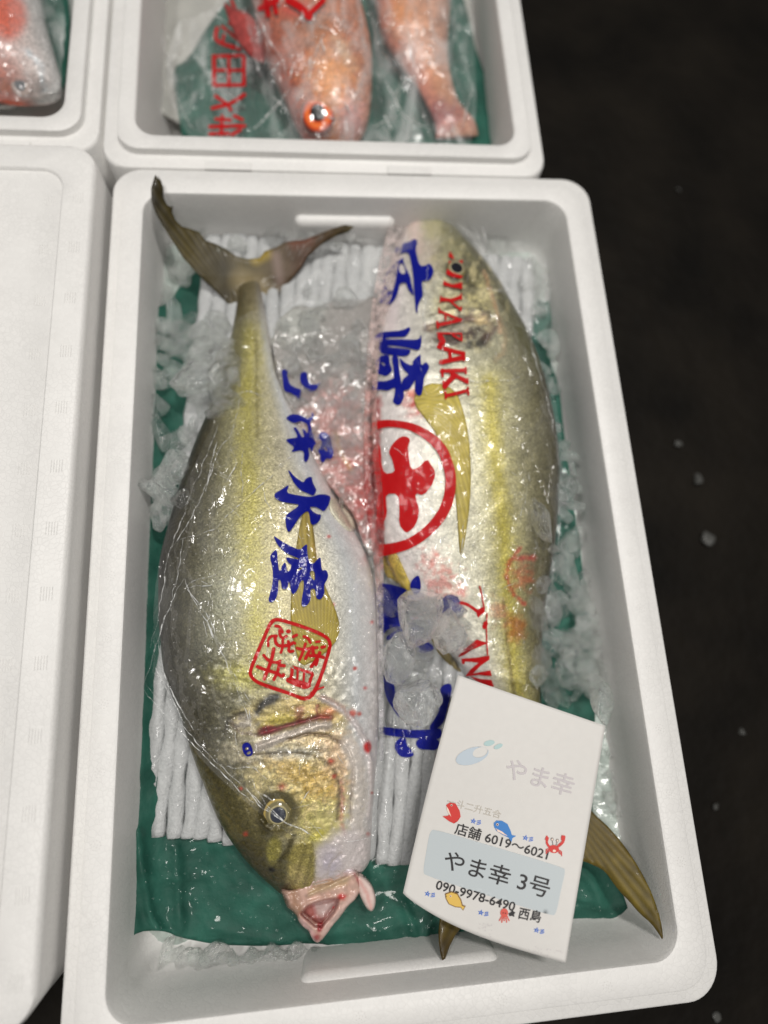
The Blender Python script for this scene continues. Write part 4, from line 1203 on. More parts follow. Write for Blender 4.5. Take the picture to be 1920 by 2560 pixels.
# ice in the top corners, dim under film
scatter([(1190, 520), (1330, 520), (1420, 590), (1440, 800), (1400, 840), (1300, 720)], 22, (.007, .013), -.046, 'half melted ice lump in the upper right corner of the box', 'ice lumps in the upper right corner', .6)
scatter([(440, 500), (860, 500), (900, 590), (800, 640), (690, 600), (640, 630), (560, 600), (470, 570)], 28, (.007, .013), -.040, 'half melted ice lump behind the tail fork of the left yellowtail', 'ice lumps behind the left tail fin', .7)
scatter([(400, 2372), (560, 2385), (760, 2385), (860, 2395), (800, 2420), (600, 2430), (430, 2400)], 24, (.006, .013), -.053, 'melting ice lump below the bottom edge of the green paper', 'ice lumps below the green paper', .3)
scatter([(1470, 2330), (1560, 2320), (1590, 2340), (1480, 2370)], 7, (.004, .008), -.058, 'small ice flake in the lower right corner of the box', 'ice flakes in the lower right corner', .4)
scatter([(1500, 1860), (1560, 1880), (1600, 2060), (1560, 2090), (1500, 1980)], 10, (.004, .009), -.052, 'small ice lump at the right wall beside the card', 'ice bits beside the card', .5)

# ------------------------------------------------------------------ pinkish slush between the fish
def slz(P):
    z = -.020 + .0030 * noise(P, .022, 4.4, 4) + .0030 * np.abs(noise(P, .045, 8.4, 3))
    z += -.020 * np.clip((820 - P[:, 1]) / 220, 0, 1)
    return z


def slc(P):
    c = np.tile(lin((150, 146, 142)), (len(P), 1)); n = noise(P, .02, 1.7, 4)[:, None]
    c = c * (1 + .22 * n)
    Q = Paint(P, c)
    Q.blob((830, 1060), (70, 90), (192, 140, 134), .7, 0, .8, .8).blob((870, 1180), (60, 90), (186, 116, 108), .75, 0, .8, .8).blob((910, 1260), (30, 90), (178, 70, 66), .7, 0, .8, 1)
    Q.blob((740, 800), (70, 60), (172, 174, 168), .8, 0, .8, .5)
    Q.line([(838, 1085), (852, 1130), (880, 1180)], 10, (176, 140, 70), .6, .8, 4)
    return np.clip(Q.c, 0, .9)


sl = sheet('slush_heap', [(680, 850), (705, 790), (745, 760), (790, 772), (840, 748), (900, 752), (945, 735), (940, 790), (930, 850), (918, 960), (918, 1060), (925, 1200), (945, 1330), (930, 1400), (905, 1350), (890, 1290), (850, 1240), (800, 1190), (770, 1120), (735, 1040), (700, 960), (686, 900)],
           slz, M['slush'], 6, .012, slc)
tag(sl, 'pinkish melting slush packed between the two yellowtails', 'ice slush', kind='stuff')
PG = 'ice lumps in the slush between the fish'
BVs = bvh_of([body1, body2, gp, net, sl])


def over2(lift=0.0):
    def f(p):
        l, n, ok = hit(p, BVs, -.05); return l.z + lift
    return f


scatter([(690, 760), (800, 720), (920, 720), (905, 900), (900, 1050), (900, 1200), (840, 1180), (770, 1080), (710, 920)], 42, (.006, .013), over2(.001), 'rounded ice lump half sunk in the pinkish slush between the fish', PG, .6, .7)
scatter([(800, 1120), (930, 1120), (940, 1290), (900, 1330), (840, 1220)], 9, (.005, .010), over2(.0), 'rounded ice lump half sunk in the pinkish slush between the fish', PG, .4, .7)


# ------------------------------------------------------------------ film
def drape(name, poly, blockers, mat, lift=.0012, step=6, iters=60, ripple=.0007, smoothmix=.5, seed=0.0):
    """clear film: follows the things below it, stretched over the gaps"""
    P, fs, loops = fill([poly], step, 1)
    X = unA(P, -.02)
    z0 = np.empty(len(P))
    for i, x in enumerate(X):
        l, n, k, t = blockers.ray_cast(Vector((x[0], x[1], .3)), Vector((0, 0, -1)))
        z0[i] = l.z if l is not None else -.05
    nb = [[] for _ in P]
    for f in fs:
        for i in range(3): nb[f[i]].append(f[(i + 1) % 3]); nb[f[(i + 1) % 3]].append(f[i])
    mx = max(len(a) for a in nb); NB = np.array([a + [i] * (mx - len(a)) for i, a in enumerate(nb)])
    z = z0.copy()
    for _ in range(iters): z = np.maximum(z0, z[NB].mean(1) - .00002)
    for _ in range(3): z = .5 * z + .5 * z[NB].mean(1)
    z = z + lift + ripple * noise(P, .028, seed, 3) + ripple * .8 * np.abs(noise(P * np.array([1, .35]), .05, seed + 3, 2))
    X[:, 2] = z
    return mesh_obj(name, X, fs, mat)


allb = [o for o in (body1, body2, gp, net, sl, tf)] + [c for c in f1.children if c.name.startswith(('pect', 'pelv'))] + [c for c in f2.children if c.name.startswith(('pect', 'anal'))]
ALLBV = bvh_of([o for o in allb])
F1P = [(575, 790), (640, 750), (740, 700), (860, 660), (948, 650), (932, 900), (925, 1150), (948, 1330), (958, 1600), (956, 1850), (950, 2080), (900, 2120), (820, 2110), (700, 2050), (600, 1960), (500, 1868), (440, 1790), (380, 1730), (357, 1700), (372, 1620), (398, 1540), (410, 1440), (440, 1330), (500, 1180), (560, 1030), (580, 920)]
F2P = [(1000, 452), (1090, 470), (1180, 560), (1250, 680), (1310, 800), (1345, 920), (1385, 1060), (1400, 1200), (1398, 1330), (1375, 1480), (1362, 1640), (1352, 1760), (1290, 1900), (1180, 1920), (1080, 1915), (945, 1925), (945, 1600), (950, 1400), (930, 1200), (925, 1000), (935, 800), (960, 620), (975, 520)]
film1 = drape('plastic_film', F1P, ALLBV, M['film'], seed=1.0)
tag(film1, 'clear printed plastic film clinging to the left yellowtail', 'plastic film', 'printed films over the yellowtails')
film2 = drape('plastic_film', F2P, ALLBV, M['film'], seed=5.0)
tag(film2, 'clear printed plastic film over the right yellowtail and centre gap', 'plastic film', 'printed films over the yellowtails')
FB1, FB2 = bvh_of([film1]), bvh_of([film2])
OFF = [0]


def decal(name, shapes, bv, mat, parent, step=5, lift=.0004, rounding=2, fb=-.03):
    """flat ink shapes laid on a surface; shapes: list of loop-lists"""
    V = []; Fc = []
    for loops in shapes:
        OFF[0] = (OFF[0] + 1) % 9
        P, fs, _ = fill(loops, step, rounding)
        ok = np.zeros(len(P), bool); X = []
        for i, p in enumerate(P):
            l, n, h = hit(p, bv, fb); ok[i] = h
            if h and n.z < 0: n = -n
            X.append(l + n * (lift + OFF[0] * .00003))
        n0 = len(V); V += X
        Fc += [tuple(k + n0 for k in f) for f in fs if all(ok[k] for k in f)]
    if not Fc: return None
    o = mesh_obj(name, V, Fc, mat, None)
    if parent is not None: under(o, parent)
    return o


def strokes(lst, f, w=None): return [ribbon(f(s), f([(0, 0, ww)])[0][2]) for s, ww in lst]


A = lambda p: cr(p, (900, 580), .1929)
B = lambda p: cr(p, (900, 800), .1929)
C3 = lambda p: cr(p, (680, 880), .1356)
C4 = lambda p: cr(p, (660, 1160), .12055)
C5 = lambda p: cr(p, (660, 1330), .12055)
C6 = lambda p: cr(p, (610, 1530), .13864)
C7 = lambda p: cr(p, (910, 1030), .1718)
C8 = lambda p: cr(p, (930, 1420), .226)
blue2 = [
    [A([(450, 240), (480, 190), (560, 150), (640, 130), (700, 95), (740, 100), (745, 160), (720, 220), (740, 320), (775, 440), (840, 445), (900, 400), (960, 490), (945, 570), (885, 645), (800, 625), (810, 740), (820, 835), (760, 920), (740, 1075), (720, 1020), (715, 900), (700, 760), (690, 560), (660, 380), (630, 250), (480, 305)])],
    [A([(510, 360), (430, 430), (360, 520), (310, 600), (300, 700), (275, 820), (245, 915), (310, 935), (370, 955), (420, 920), (480, 840), (510, 720), (520, 670), (600, 650), (610, 720), (650, 780), (700, 835), (690, 770), (665, 650), (650, 570), (600, 480), (560, 370), (565, 325), (520, 370)]),
     A([(345, 570), (385, 525), (440, 515), (450, 600), (445, 720), (420, 765), (365, 755), (335, 700), (330, 620)]), A([(505, 440), (530, 400), (560, 410), (590, 480), (590, 545), (545, 550), (510, 510)])],
    [B([(170, 275), (190, 220), (245, 160), (400, 150), (560, 135), (640, 85), (660, 130), (600, 215), (560, 225), (440, 225), (330, 236), (340, 256), (560, 250), (690, 260), (770, 250), (795, 180), (800, 300), (780, 385), (730, 395), (650, 370), (520, 345), (365, 332), (360, 356), (520, 366), (650, 385), (660, 400), (640, 450), (580, 480), (420, 455), (300, 445), (250, 410), (245, 370), (260, 310), (240, 280), (200, 275)])],
    [B([(225, 510), (280, 460), (380, 450), (385, 520), (395, 590), (425, 640), (400, 690), (340, 735), (290, 715), (230, 700), (210, 620), (200, 540)]), B([(265, 560), (295, 545), (335, 580), (320, 600)])],
    [B([(425, 455), (495, 465), (505, 560), (515, 680), (545, 830), (500, 880), (460, 860), (440, 740), (435, 600), (415, 520)])],
    [B([(110, 800), (180, 790), (300, 800), (400, 780), (450, 740), (520, 800), (600, 910), (560, 925), (580, 980), (560, 1040), (510, 1115), (440, 1085), (425, 1050), (455, 960), (460, 880), (440, 880), (370, 920), (280, 905), (150, 920), (135, 860)])],
    [B([(510, 480), (560, 540), (640, 585), (690, 590), (680, 540), (730, 490), (795, 440), (785, 520), (800, 600), (850, 540), (905, 600), (880, 660), (830, 750), (825, 850), (800, 970), (765, 990), (715, 950), (715, 850), (720, 760), (690, 830), (640, 900), (590, 915), (540, 870), (550, 770), (630, 715), (620, 690), (560, 640), (530, 580)])],
    [C8([(45, 165), (200, 170), (400, 230), (440, 310), (340, 340), (320, 560), (350, 650), (150, 680), (130, 740), (60, 640), (90, 560), (20, 340)])],
    [C8([(430, 140), (510, 70), (535, 120), (550, 230), (480, 300), (420, 220)])],
    [C8([(780, 330), (860, 290), (940, 310), (1000, 440), (980, 500), (900, 500), (760, 560), (700, 500)])],
    [C8([(150, 750), (300, 680), (450, 720), (650, 830), (700, 900), (560, 950), (540, 880), (400, 770), (160, 810)])],
    [C8([(190, 1100), (240, 1090), (230, 1250), (280, 1500), (330, 1700), (220, 1550), (140, 1420), (105, 1150)])],
    [C8([(750, 1300), (900, 1260), (850, 1500), (780, 1760), (600, 1800), (740, 1600), (760, 1450)])],
    [C8([(50, 1790), (80, 1750), (200, 1765), (400, 1790), (600, 1790), (780, 1760), (760, 1900), (600, 1890), (400, 1880), (90, 1840)])],
    [C8([(240, 1960), (300, 1870), (380, 1880), (380, 1950), (450, 2030), (470, 2080), (350, 2100), (280, 2060)])],
    [C8([(480, 1900), (600, 1870), (760, 1900), (720, 2020), (600, 2010), (500, 2000)])]]
for a_, b_ in ((0, 2), (2, 7), (7, 13), (13, 16)): decal('blue_character', blue2[a_:b_], FB2, M['blue'], film2)
blue1 = [
    [C3([(170, 380), (210, 310), (320, 370), (270, 400), (300, 500), (320, 590), (380, 640), (450, 670), (540, 690), (550, 800), (500, 900), (450, 850), (400, 790), (300, 745), (230, 730), (210, 640), (200, 480)])],
    [C3([(520, 380), (650, 360), (650, 500), (720, 600), (830, 600), (900, 560), (860, 660), (780, 720), (700, 760), (650, 700), (570, 620), (520, 560)])],
    [C3([(265, 1210), (340, 1150), (460, 1150), (560, 1180), (640, 1230), (740, 1190), (720, 1110), (765, 1130), (765, 1240), (700, 1300), (720, 1400), (760, 1550), (790, 1660), (820, 1690), (760, 1740), (750, 1830), (720, 1840), (700, 1760), (660, 1780), (690, 1900), (660, 2000), (615, 2045), (575, 1990), (590, 1850), (530, 1810), (330, 1860), (420, 1760), (300, 1680), (240, 1610), (400, 1590), (470, 1580), (430, 1460), (380, 1420), (430, 1380), (490, 1460), (540, 1570), (600, 1580), (550, 1430), (590, 1420), (650, 1520), (670, 1440), (650, 1330), (560, 1290), (510, 1280), (420, 1320), (340, 1290), (260, 1240)])],
    [C3([(830, 1600), (870, 1500), (960, 1470), (1040, 1520), (1090, 1620), (1120, 1760), (1140, 1900), (1080, 1990), (1000, 1950), (940, 2060), (880, 1990), (900, 1900), (830, 1820), (900, 1760), (920, 1660), (900, 1620)]), C3([(940, 1760), (980, 1750), (1030, 1820), (1000, 1850)])],
    [C4([(480, 110), (540, 160), (640, 280), (740, 345), (820, 395), (850, 320), (930, 270), (995, 275), (990, 330), (1020, 430), (1080, 530), (1080, 580), (1020, 665), (960, 640), (870, 600), (740, 540), (640, 430), (560, 290)])],
    [C4([(210, 650), (240, 600), (390, 520), (480, 450), (520, 445), (480, 540), (480, 600), (560, 630), (720, 655), (870, 685), (1010, 680), (1090, 645), (1180, 630), (1290, 640), (1380, 680), (1360, 790), (1320, 900), (1240, 995), (1150, 940), (1060, 895), (960, 895), (950, 920), (1000, 990), (1110, 1055), (1175, 1045), (1175, 1120), (1130, 1210), (1020, 1280), (955, 1235), (945, 1080), (910, 965), (790, 1050), (700, 1160), (610, 1310), (520, 1430), (470, 1370), (445, 1200), (440, 1090), (500, 1030), (640, 930), (745, 850), (600, 830), (420, 800), (290, 760), (225, 700)])],
    [C5([(200, 75), (260, 120), (400, 215), (560, 300), (700, 360), (760, 365), (830, 290), (895, 250), (890, 380), (920, 560), (940, 655), (1030, 655), (1080, 590), (1170, 515), (1175, 640), (1195, 820), (1270, 775), (1330, 870), (1315, 970), (1235, 1095), (1250, 1220), (1230, 1340), (1160, 1405), (1100, 1390), (1070, 1330), (1065, 1180), (970, 1170), (960, 1260), (975, 1360), (930, 1480), (850, 1560), (785, 1545), (770, 1480), (800, 1300), (830, 1130), (820, 980), (740, 1040), (710, 1180), (620, 1300), (560, 1250), (545, 1050), (510, 1040), (490, 1170), (420, 1200), (370, 1170), (350, 1000), (300, 990), (300, 1200), (280, 1330), (200, 1460), (120, 1465), (85, 1420), (120, 1300), (170, 1100), (190, 900), (170, 700), (120, 520), (160, 440), (265, 355), (280, 500), (300, 790), (350, 810), (370, 700), (440, 620), (470, 720), (480, 820), (540, 810), (580, 690), (500, 640), (440, 520), (600, 550), (780, 580), (600, 500), (450, 440), (300, 300), (230, 180)]),
     C5([(950, 810), (1050, 810), (1060, 1005), (1010, 990), (950, 900)]), C5([(660, 790), (800, 720), (790, 770), (690, 820)])],
]
for a_, b_ in ((0, 2), (2, 4), (4, 6), (6, 7)): decal('blue_character', blue1[a_:b_], FB1, M['blue'], film1, 4)
decal('blue_square_mark', [[H([(300, 625), (365, 595), (405, 690), (340, 720)]), H([(330, 650), (355, 638), (362, 655), (338, 666)]), H([(345, 680), (372, 668), (380, 684), (352, 698)])]], FB1, M['blue'], film1, 3)
stamp = strokes([([(560, 250), (650, 260), (700, 370)], 55), ([(640, 320), (650, 430), (700, 480), (780, 430)], 50), ([(440, 620), (430, 520), (480, 430), (600, 430)], 50), ([(560, 450), (570, 560), (640, 620), (800, 600), (880, 560)], 62), ([(780, 350), (830, 345)], 70), ([(700, 500), (700, 640), (660, 740)], 50),
                 ([(800, 520), (820, 620), (800, 720), (900, 700)], 55), ([(880, 450), (960, 410)], 55), ([(880, 540), (930, 570)], 50), ([(540, 650), (520, 740), (500, 860), (440, 1020), (360, 1220)], 62), ([(350, 770), (440, 880), (600, 920), (660, 880)], 55), ([(230, 980), (400, 1050), (600, 1100), (680, 1170), (720, 1120)], 62),
                 ([(640, 900), (620, 1050), (530, 1230)], 58), ([(660, 960), (740, 970)], 60), ([(870, 990), (860, 1200), (750, 1220), (900, 1290), (1150, 1390), (1200, 1200), (1250, 1100), (1080, 1060), (950, 1010), (870, 990)], 56), ([(970, 1030), (960, 1260)], 42), ([(1085, 1080), (1070, 1310)], 42), ([(870, 1225), (1180, 1330)], 80),
                 ([(1070, 440), (1150, 460), (1200, 560)], 50), ([(1000, 870), (1050, 760), (1110, 560)], 52), ([(950, 650), (1060, 680), (1180, 660), (1330, 640)], 55), ([(1100, 850), (1180, 700)], 58), ([(1290, 540), (1370, 530)], 48), ([(1180, 790), (1300, 780), (1440, 820)], 62), ([(1200, 990), (1290, 880), (1370, 720)], 62), ([(1390, 640), (1460, 620)], 55),
                 ([(1290, 960), (1330, 850)], 55), ([(1230, 620), (1250, 780)], 60), ([(1200, 1460), (1300, 1400), (1440, 1350)], 34)], C6)
decal('red_stamp', stamp + [ribbon(C6([(590, 125, 62), (800, 180, 66), (1160, 300, 62), (1480, 440, 66), (1560, 560, 62), (1520, 740, 64), (1400, 1130, 60), (1270, 1450, 80), (1150, 1560, 70), (1040, 1555, 70), (880, 1490, 60), (500, 1360, 72), (220, 1260, 60), (120, 1150, 62), (110, 1050, 66), (260, 700, 66), (430, 300, 60), (500, 170, 70)]), 8, closed=True)], FB1, M['red'], film1, 4, rounding=0)
ring = ribbon(C7([(110, 215, 120), (300, 165, 110), (500, 175, 100), (700, 215, 110), (900, 320, 135), (1050, 440, 145), (1160, 580, 150), (1200, 700, 150), (1250, 850, 155), (1265, 1000, 155), (1250, 1200, 155), (1180, 1420, 155), (1060, 1600, 150), (900, 1760, 145), (700, 1900, 145), (500, 1970, 150), (300, 2010, 170), (190, 2010, 180)]), 20, caps=False)
sh = C7([(130, 560), (210, 470), (240, 520), (255, 620), (250, 740), (300, 905), (455, 880), (430, 760), (405, 670), (365, 600), (380, 530), (440, 440), (540, 355), (620, 355), (680, 400), (640, 490), (650, 640), (680, 840), (800, 810), (920, 675), (980, 780), (1030, 840), (1035, 950), (990, 1060), (870, 1215), (745, 1180), (760, 1280), (800, 1400), (800, 1500), (750, 1650), (650, 1750), (590, 1745), (510, 1630), (520, 1400), (500, 1190), (320, 1190), (330, 1350), (340, 1480), (300, 1590), (240, 1680), (180, 1600), (130, 1520), (190, 1350), (205, 1150), (180, 960), (140, 850), (90, 800), (100, 650)])
decal('red_emblem', [ring, [sh]], FB2, M['red'], film2, 5, rounding=1)
red2 = [[A([(1145, 320), (1165, 255), (1200, 310), (1225, 365), (1180, 340)])], [A([(1145, 380), (1240, 390), (1330, 365), (1325, 430), (1160, 440)])], [A([(1130, 480), (1200, 530), (1330, 575), (1310, 610), (1200, 590), (1115, 550)])],
        [A([(1085, 625), (1110, 650), (1200, 685), (1320, 655), (1325, 745), (1200, 725), (1110, 705), (1075, 690)])], [A([(1040, 825), (1060, 850), (1180, 868), (1290, 830), (1315, 790), (1325, 885), (1290, 880), (1200, 912), (1290, 985), (1318, 960), (1315, 1040), (1280, 1015), (1160, 908), (1050, 905), (1030, 930)])]]
red2 += strokes([([(1025, 990), (1030, 1060)], 26), ([(1030, 1030), (1160, 1080), (1310, 1150)], 34), ([(1105, 1060), (1110, 1140)], 26)], A)
red2 += strokes([([(1000, 70), (1150, 40), (1310, 0)], 44), ([(1000, 20), (1010, 110)], 30), ([(1000, 175), (1150, 178), (1315, 180)], 24), ([(1310, 180), (1320, 275)], 24), ([(1030, 200), (1080, 300)], 70), ([(1020, 310), (1090, 320)], 30), ([(1200, 200), (1310, 265)], 26),
                 ([(1010, 345), (1180, 400), (1350, 440)], 56), ([(1350, 420), (1350, 530)], 30), ([(1040, 555), (1180, 520), (1350, 490)], 62), ([(1160, 390), (1170, 520)], 44), ([(1050, 665), (1200, 660), (1370, 650)], 52), ([(1368, 615), (1372, 700)], 26), ([(1062, 640), (1070, 740)], 34), ([(1090, 880), (1150, 790), (1240, 720)], 66),
                 ([(1080, 800), (1092, 890)], 34), ([(1180, 700), (1280, 740), (1385, 800)], 58), ([(1392, 760), (1396, 830)], 28), ([(1110, 985), (1250, 955), (1395, 915)], 48), ([(1103, 925), (1112, 1025)], 28), ([(1396, 870), (1404, 975)], 28)], B)
red2 += strokes([([(970, 380), (1060, 400), (1180, 490)], 34), ([(1260, 600), (1240, 660)], 50), ([(1272, 500), (1262, 700), (1278, 960)], 14), ([(1190, 200), (1215, 300), (1235, 430)], 16)], C8)
red2 += [[C8([(1150, 470), (1230, 425), (1250, 430), (1245, 490), (1170, 550)])], [C8([(950, 985), (1020, 890), (1160, 790), (1285, 830), (1100, 905), (1020, 960)])], [C8([(990, 1000), (1150, 990), (1300, 965), (1300, 1010), (1200, 1080), (1120, 1165), (1310, 1130), (1325, 1195), (1180, 1180), (1035, 1195), (1090, 1120), (1180, 1045), (1030, 1030), (1025, 1060), (1000, 1060)])],
         [C8([(1080, 1190), (1200, 1225), (1320, 1235), (1350, 1310), (1250, 1300), (1150, 1240)])]]
for a_, b_ in ((0, 3), (3, 4), (4, 5), (5, 10), (10, 15), (15, 19), (19, 26), (26, 29), (29, 30), (30, 31), (31, 32), (32, 33), (33, 34), (34, 35), (35, 36), (36, 37)):
    decal('red_letter', red2[a_:b_], FB2, M['red'], film2, 4, rounding=0)

# film creases: thin tent-shaped folds standing on the film
M['crease'] = m_film('film_fold', .40, 1.9, (200, .6, .001), .12)


def creases(name, lines, bv, parent, wpx=2.4, h=.0009):
    for ln in lines:
        V = []; Fc = []
        L = resample(smooth_poly(np.array(ln, float), 2, False), 5, False)
        L = L + np.stack([noise(L, .03, 3, 2), noise(L, .03, 9, 2)], 1) * 5
        n = len(L)
        for i, p in enumerate(L):
            t = L[min(i + 1, n - 1)] - L[max(i - 1, 0)]; t /= max(np.hypot(*t), 1e-6); s = np.array([-t[1], t[0]])
            f = math.sin(math.pi * (i + .6) / (n + .2)) ** .6 * (.6 + .6 * abs(mn.noise((p[0] * .05, p[1] * .05, 1))))
            for k, q in enumerate((p - s * wpx * f, p + s * .3, p + s * wpx * f)):
                l, nn, ok = hit(q, bv, -.03)
                if nn.z < 0: nn = -nn
                V.append(l + nn * (.0002 + (h * f if k == 1 else 0)))
            if i:
                m = len(V)
                Fc += [(m - 6, m - 3, m - 2, m - 5), (m - 5, m - 2, m - 1, m - 4)]
        under(mesh_obj(name, V, Fc, M['crease'], None, smooth=False), parent)


def c5(p): return cr(p, (300, 900), .3978)
def c3b(p): return cr(p, (250, 1300), .4219)


creases('fold', [c5([(330, 1180), (420, 1040), (540, 800), (620, 560), (690, 490), (740, 330), (760, 210)]), c5([(380, 1130), (560, 1090), (760, 900), (960, 720), (1090, 600)]), c5([(610, 520), (560, 700), (540, 830)]), c5([(700, 560), (735, 630), (675, 770)]), c5([(740, 210), (840, 190), (880, 230)]), c5([(330, 1500), (400, 1130)]),
                 c5([(900, 830), (960, 980)]), c5([(400, 1460), (430, 1400), (600, 1350)]), c5([(420, 1440), (470, 1500)]), c5([(775, 850), (760, 600), (780, 560)]), c5([(1160, 560), (1010, 650), (960, 700)]),
                 c3b([(505, 350), (520, 410), (570, 500), (650, 640), (700, 740), (770, 900), (830, 1050), (905, 1250)]), c3b([(260, 980), (350, 690), (420, 490), (500, 350)]), c3b([(260, 1010), (400, 1180), (520, 1300), (640, 1420)]), c3b([(350, 700), (360, 860), (440, 1050), (560, 1250)]), c3b([(530, 430), (640, 560), (720, 740)]), c3b([(520, 400), (680, 380)]),
                 c3b([(640, 620), (730, 760)]), c3b([(330, 880), (400, 1000), (500, 1200)]), c3b([(770, 840), (790, 920), (900, 1100)]), H([(170, 0), (240, 90), (340, 340)]), H([(350, 340), (385, 525)]), H([(0, 680), (180, 850), (330, 1000), (400, 1050)]), H([(340, 940), (440, 1080), (600, 1170), (800, 1280)]), H([(380, 880), (440, 1000), (520, 1100), (640, 1190)]), H([(200, 790), (430, 800)]),
                 H([(430, 970), (540, 1040)]), H([(700, 1230), (790, 1280)]), H([(820, 960), (740, 1060)])], FB1, film1, 1.7, .0008)
creases('fold', [[(1180, 1395), (1195, 1420), (1203, 1450), (1222, 1530)], C8([(1200, 240), (1270, 330), (1325, 490)]), [(1040, 470), (1010, 520), (960, 620), (945, 720), (935, 800)], [(990, 470), (975, 560), (955, 640)], [(1055, 1210), (1100, 1170), (1112, 1120)], C7([(930, 670), (1060, 560), (1190, 430)]), C7([(410, 490), (520, 570), (590, 650)]), [(1230, 480), (1180, 520), (1260, 700)], [(1320, 1210), (1300, 1300)],
                 [(1160, 1300), (1152, 1400), (1150, 1450)], [(1075, 620), (1060, 760), (1062, 860)], [(1095, 930), (1105, 900), (1110, 860)], [(1120, 930), (1210, 960), (1310, 940)], [(1170, 1010), (1180, 1080), (1176, 1180)], [(1030, 880), (1072, 960)], [(1170, 1355), (1200, 1380)], [(1075, 1340), (1060, 1370)],
                 [(948, 1440), (953, 1600), (955, 1760), (952, 1900)], [(1000, 1900), (980, 1820), (985, 1780)]], FB2, film2, 1.6, .0008)
creases('film_edge', [F1P[12:19], F1P[19:25]], FB1, film1, 1.3, .0008)
creases('film_edge', [F2P[1:8], F2P[7:12], [(1052, 452), (1010, 520), (975, 600), (955, 690)]], FB2, film2, 1.3, .0008)


def random_lines(poly, n, seed):
    rr = random.Random(seed); q = np.asarray(poly, float); x0, y0 = q.min(0); x1, y1 = q.max(0); out = []
    while len(out) < n:
        p = (rr.uniform(x0, x1), rr.uniform(y0, y1)); a = rr.gauss(1.2, .7) if rr.random() < .6 else rr.uniform(0, 3.1); l = rr.uniform(18, 70)
        e = (p[0] + l * math.cos(a), p[1] + l * math.sin(a))
        if inpoly(np.array([p, e]), q).all(): out.append([p, ((p[0] + e[0]) / 2 + rr.uniform(-3, 3), (p[1] + e[1]) / 2), e])
    return out


creases('fold', random_lines(F1P, 60, 3), FB1, film1, .8, .0004)
creases('fold', random_lines(F2P, 60, 4), FB2, film2, .8, .0004)
# pinkish seam folds between the films
mm, nt, out = newmat('blood_tinged_seam'); p = pbsdf(nt, (1, 1, 1), .2); p.inputs['Coat Weight'].default_value = 1
at = N(nt, 'Attribute', attribute_name='col'); link(nt, at.outputs['Color'], p.inputs['Base Color']); tc = N(nt, 'TexCoord'); n_ = N(nt, 'TexNoise'); n_.inputs['Scale'].default_value = 160; n_.inputs['Detail'].default_value = 5
link(nt, tc.outputs['Object'], n_.inputs['Vector']); r_ = N(nt, 'MapRange'); r_.inputs['From Min'].default_value = .35; r_.inputs['From Max'].default_value = .65; r_.inputs['To Min'].default_value = .05; r_.inputs['To Max'].default_value = .55
link(nt, n_.outputs['Fac'], r_.inputs['Value']); link(nt, r_.outputs[0], p.inputs['Alpha']); bb = N(nt, 'Bump'); bb.inputs['Distance'].default_value = .002; link(nt, n_.outputs['Fac'], bb.inputs['Height']); link(nt, bb.outputs[0], p.inputs['Normal']); link(nt, bb.outputs[0], p.inputs['Coat Normal'])
link(nt, p.outputs[0], out.inputs[0]); M['seam'] = mm
SBV = bvh_of([film1, film2, sl])


def seamz(P):
    z = np.empty(len(P))
    for i, p_ in enumerate(P):
        l, n_, ok = hit(p_, SBV, -.02); z[i] = max(l.z, -.034) + .0012
    return z + .0016 * np.abs(noise(P * np.array([1, .25]), .09, 2, 3))


def seamc(P):
    c = ramp(P[:, 1], [(450, (216, 204, 200)), (620, (220, 206, 202)), (900, (216, 192, 186)), (1080, (200, 136, 128)), (1180, (170, 60, 56)), (1300, (176, 44, 44)), (1380, (196, 120, 116)), (1500, (206, 196, 196)), (1950, (200, 200, 204))])
    return np.clip(c * (1 + .25 * noise(P, .05, 3, 3))[:, None], .01, .9)


o = sheet('seam', [(1030, 440), (1062, 452), (1050, 500), (1018, 560), (1000, 640), (985, 720), (962, 800), (948, 900), (940, 1000), (944, 1100), (955, 1200), (962, 1300), (958, 1400), (960, 1600), (962, 1900), (948, 1905), (944, 1600), (938, 1420), (925, 1340), (912, 1240), (908, 1100), (912, 960), (922, 820), (936, 720), (955, 620), (985, 520)], seamz, M['seam'], 4, .0004, seamc)
under(o, film2)
# film over the upper corners of the main box (loose, glossy)
neck = drape('bunched_film', [(962, 470), (1010, 462), (1075, 462), (1130, 480), (1160, 530), (1180, 580), (1120, 620), (1040, 640), (975, 640), (958, 560)], bvh_of([body2, bed, sl]), M['film'], .002, 5, 200, .0016, seed=21)
under(neck, film2)
flc = drape('plastic_film', [(1090, 480), (1200, 490), (1330, 520), (1390, 590), (1400, 700), (1390, 800), (1330, 860), (1290, 760), (1230, 660), (1150, 560)], bvh_of([gp, net, bed, body2]), M['film2'], .004, 7, 200, .0022, seed=9)
tag(flc, 'crumpled clear film filling the upper right corner of the box', 'plastic film')

ftop = drape('plastic_film', [(735, 690), (770, 655), (830, 612), (890, 575), (960, 540), (985, 560), (950, 660), (930, 760), (800, 770), (700, 750)], bvh_of([gp, net, bed, sl, tf]), M['film2'], .004, 7, 120, .0018, seed=12)
tag(ftop, 'hazy clear film bridging the foam net beside the left tail fin', 'plastic film')

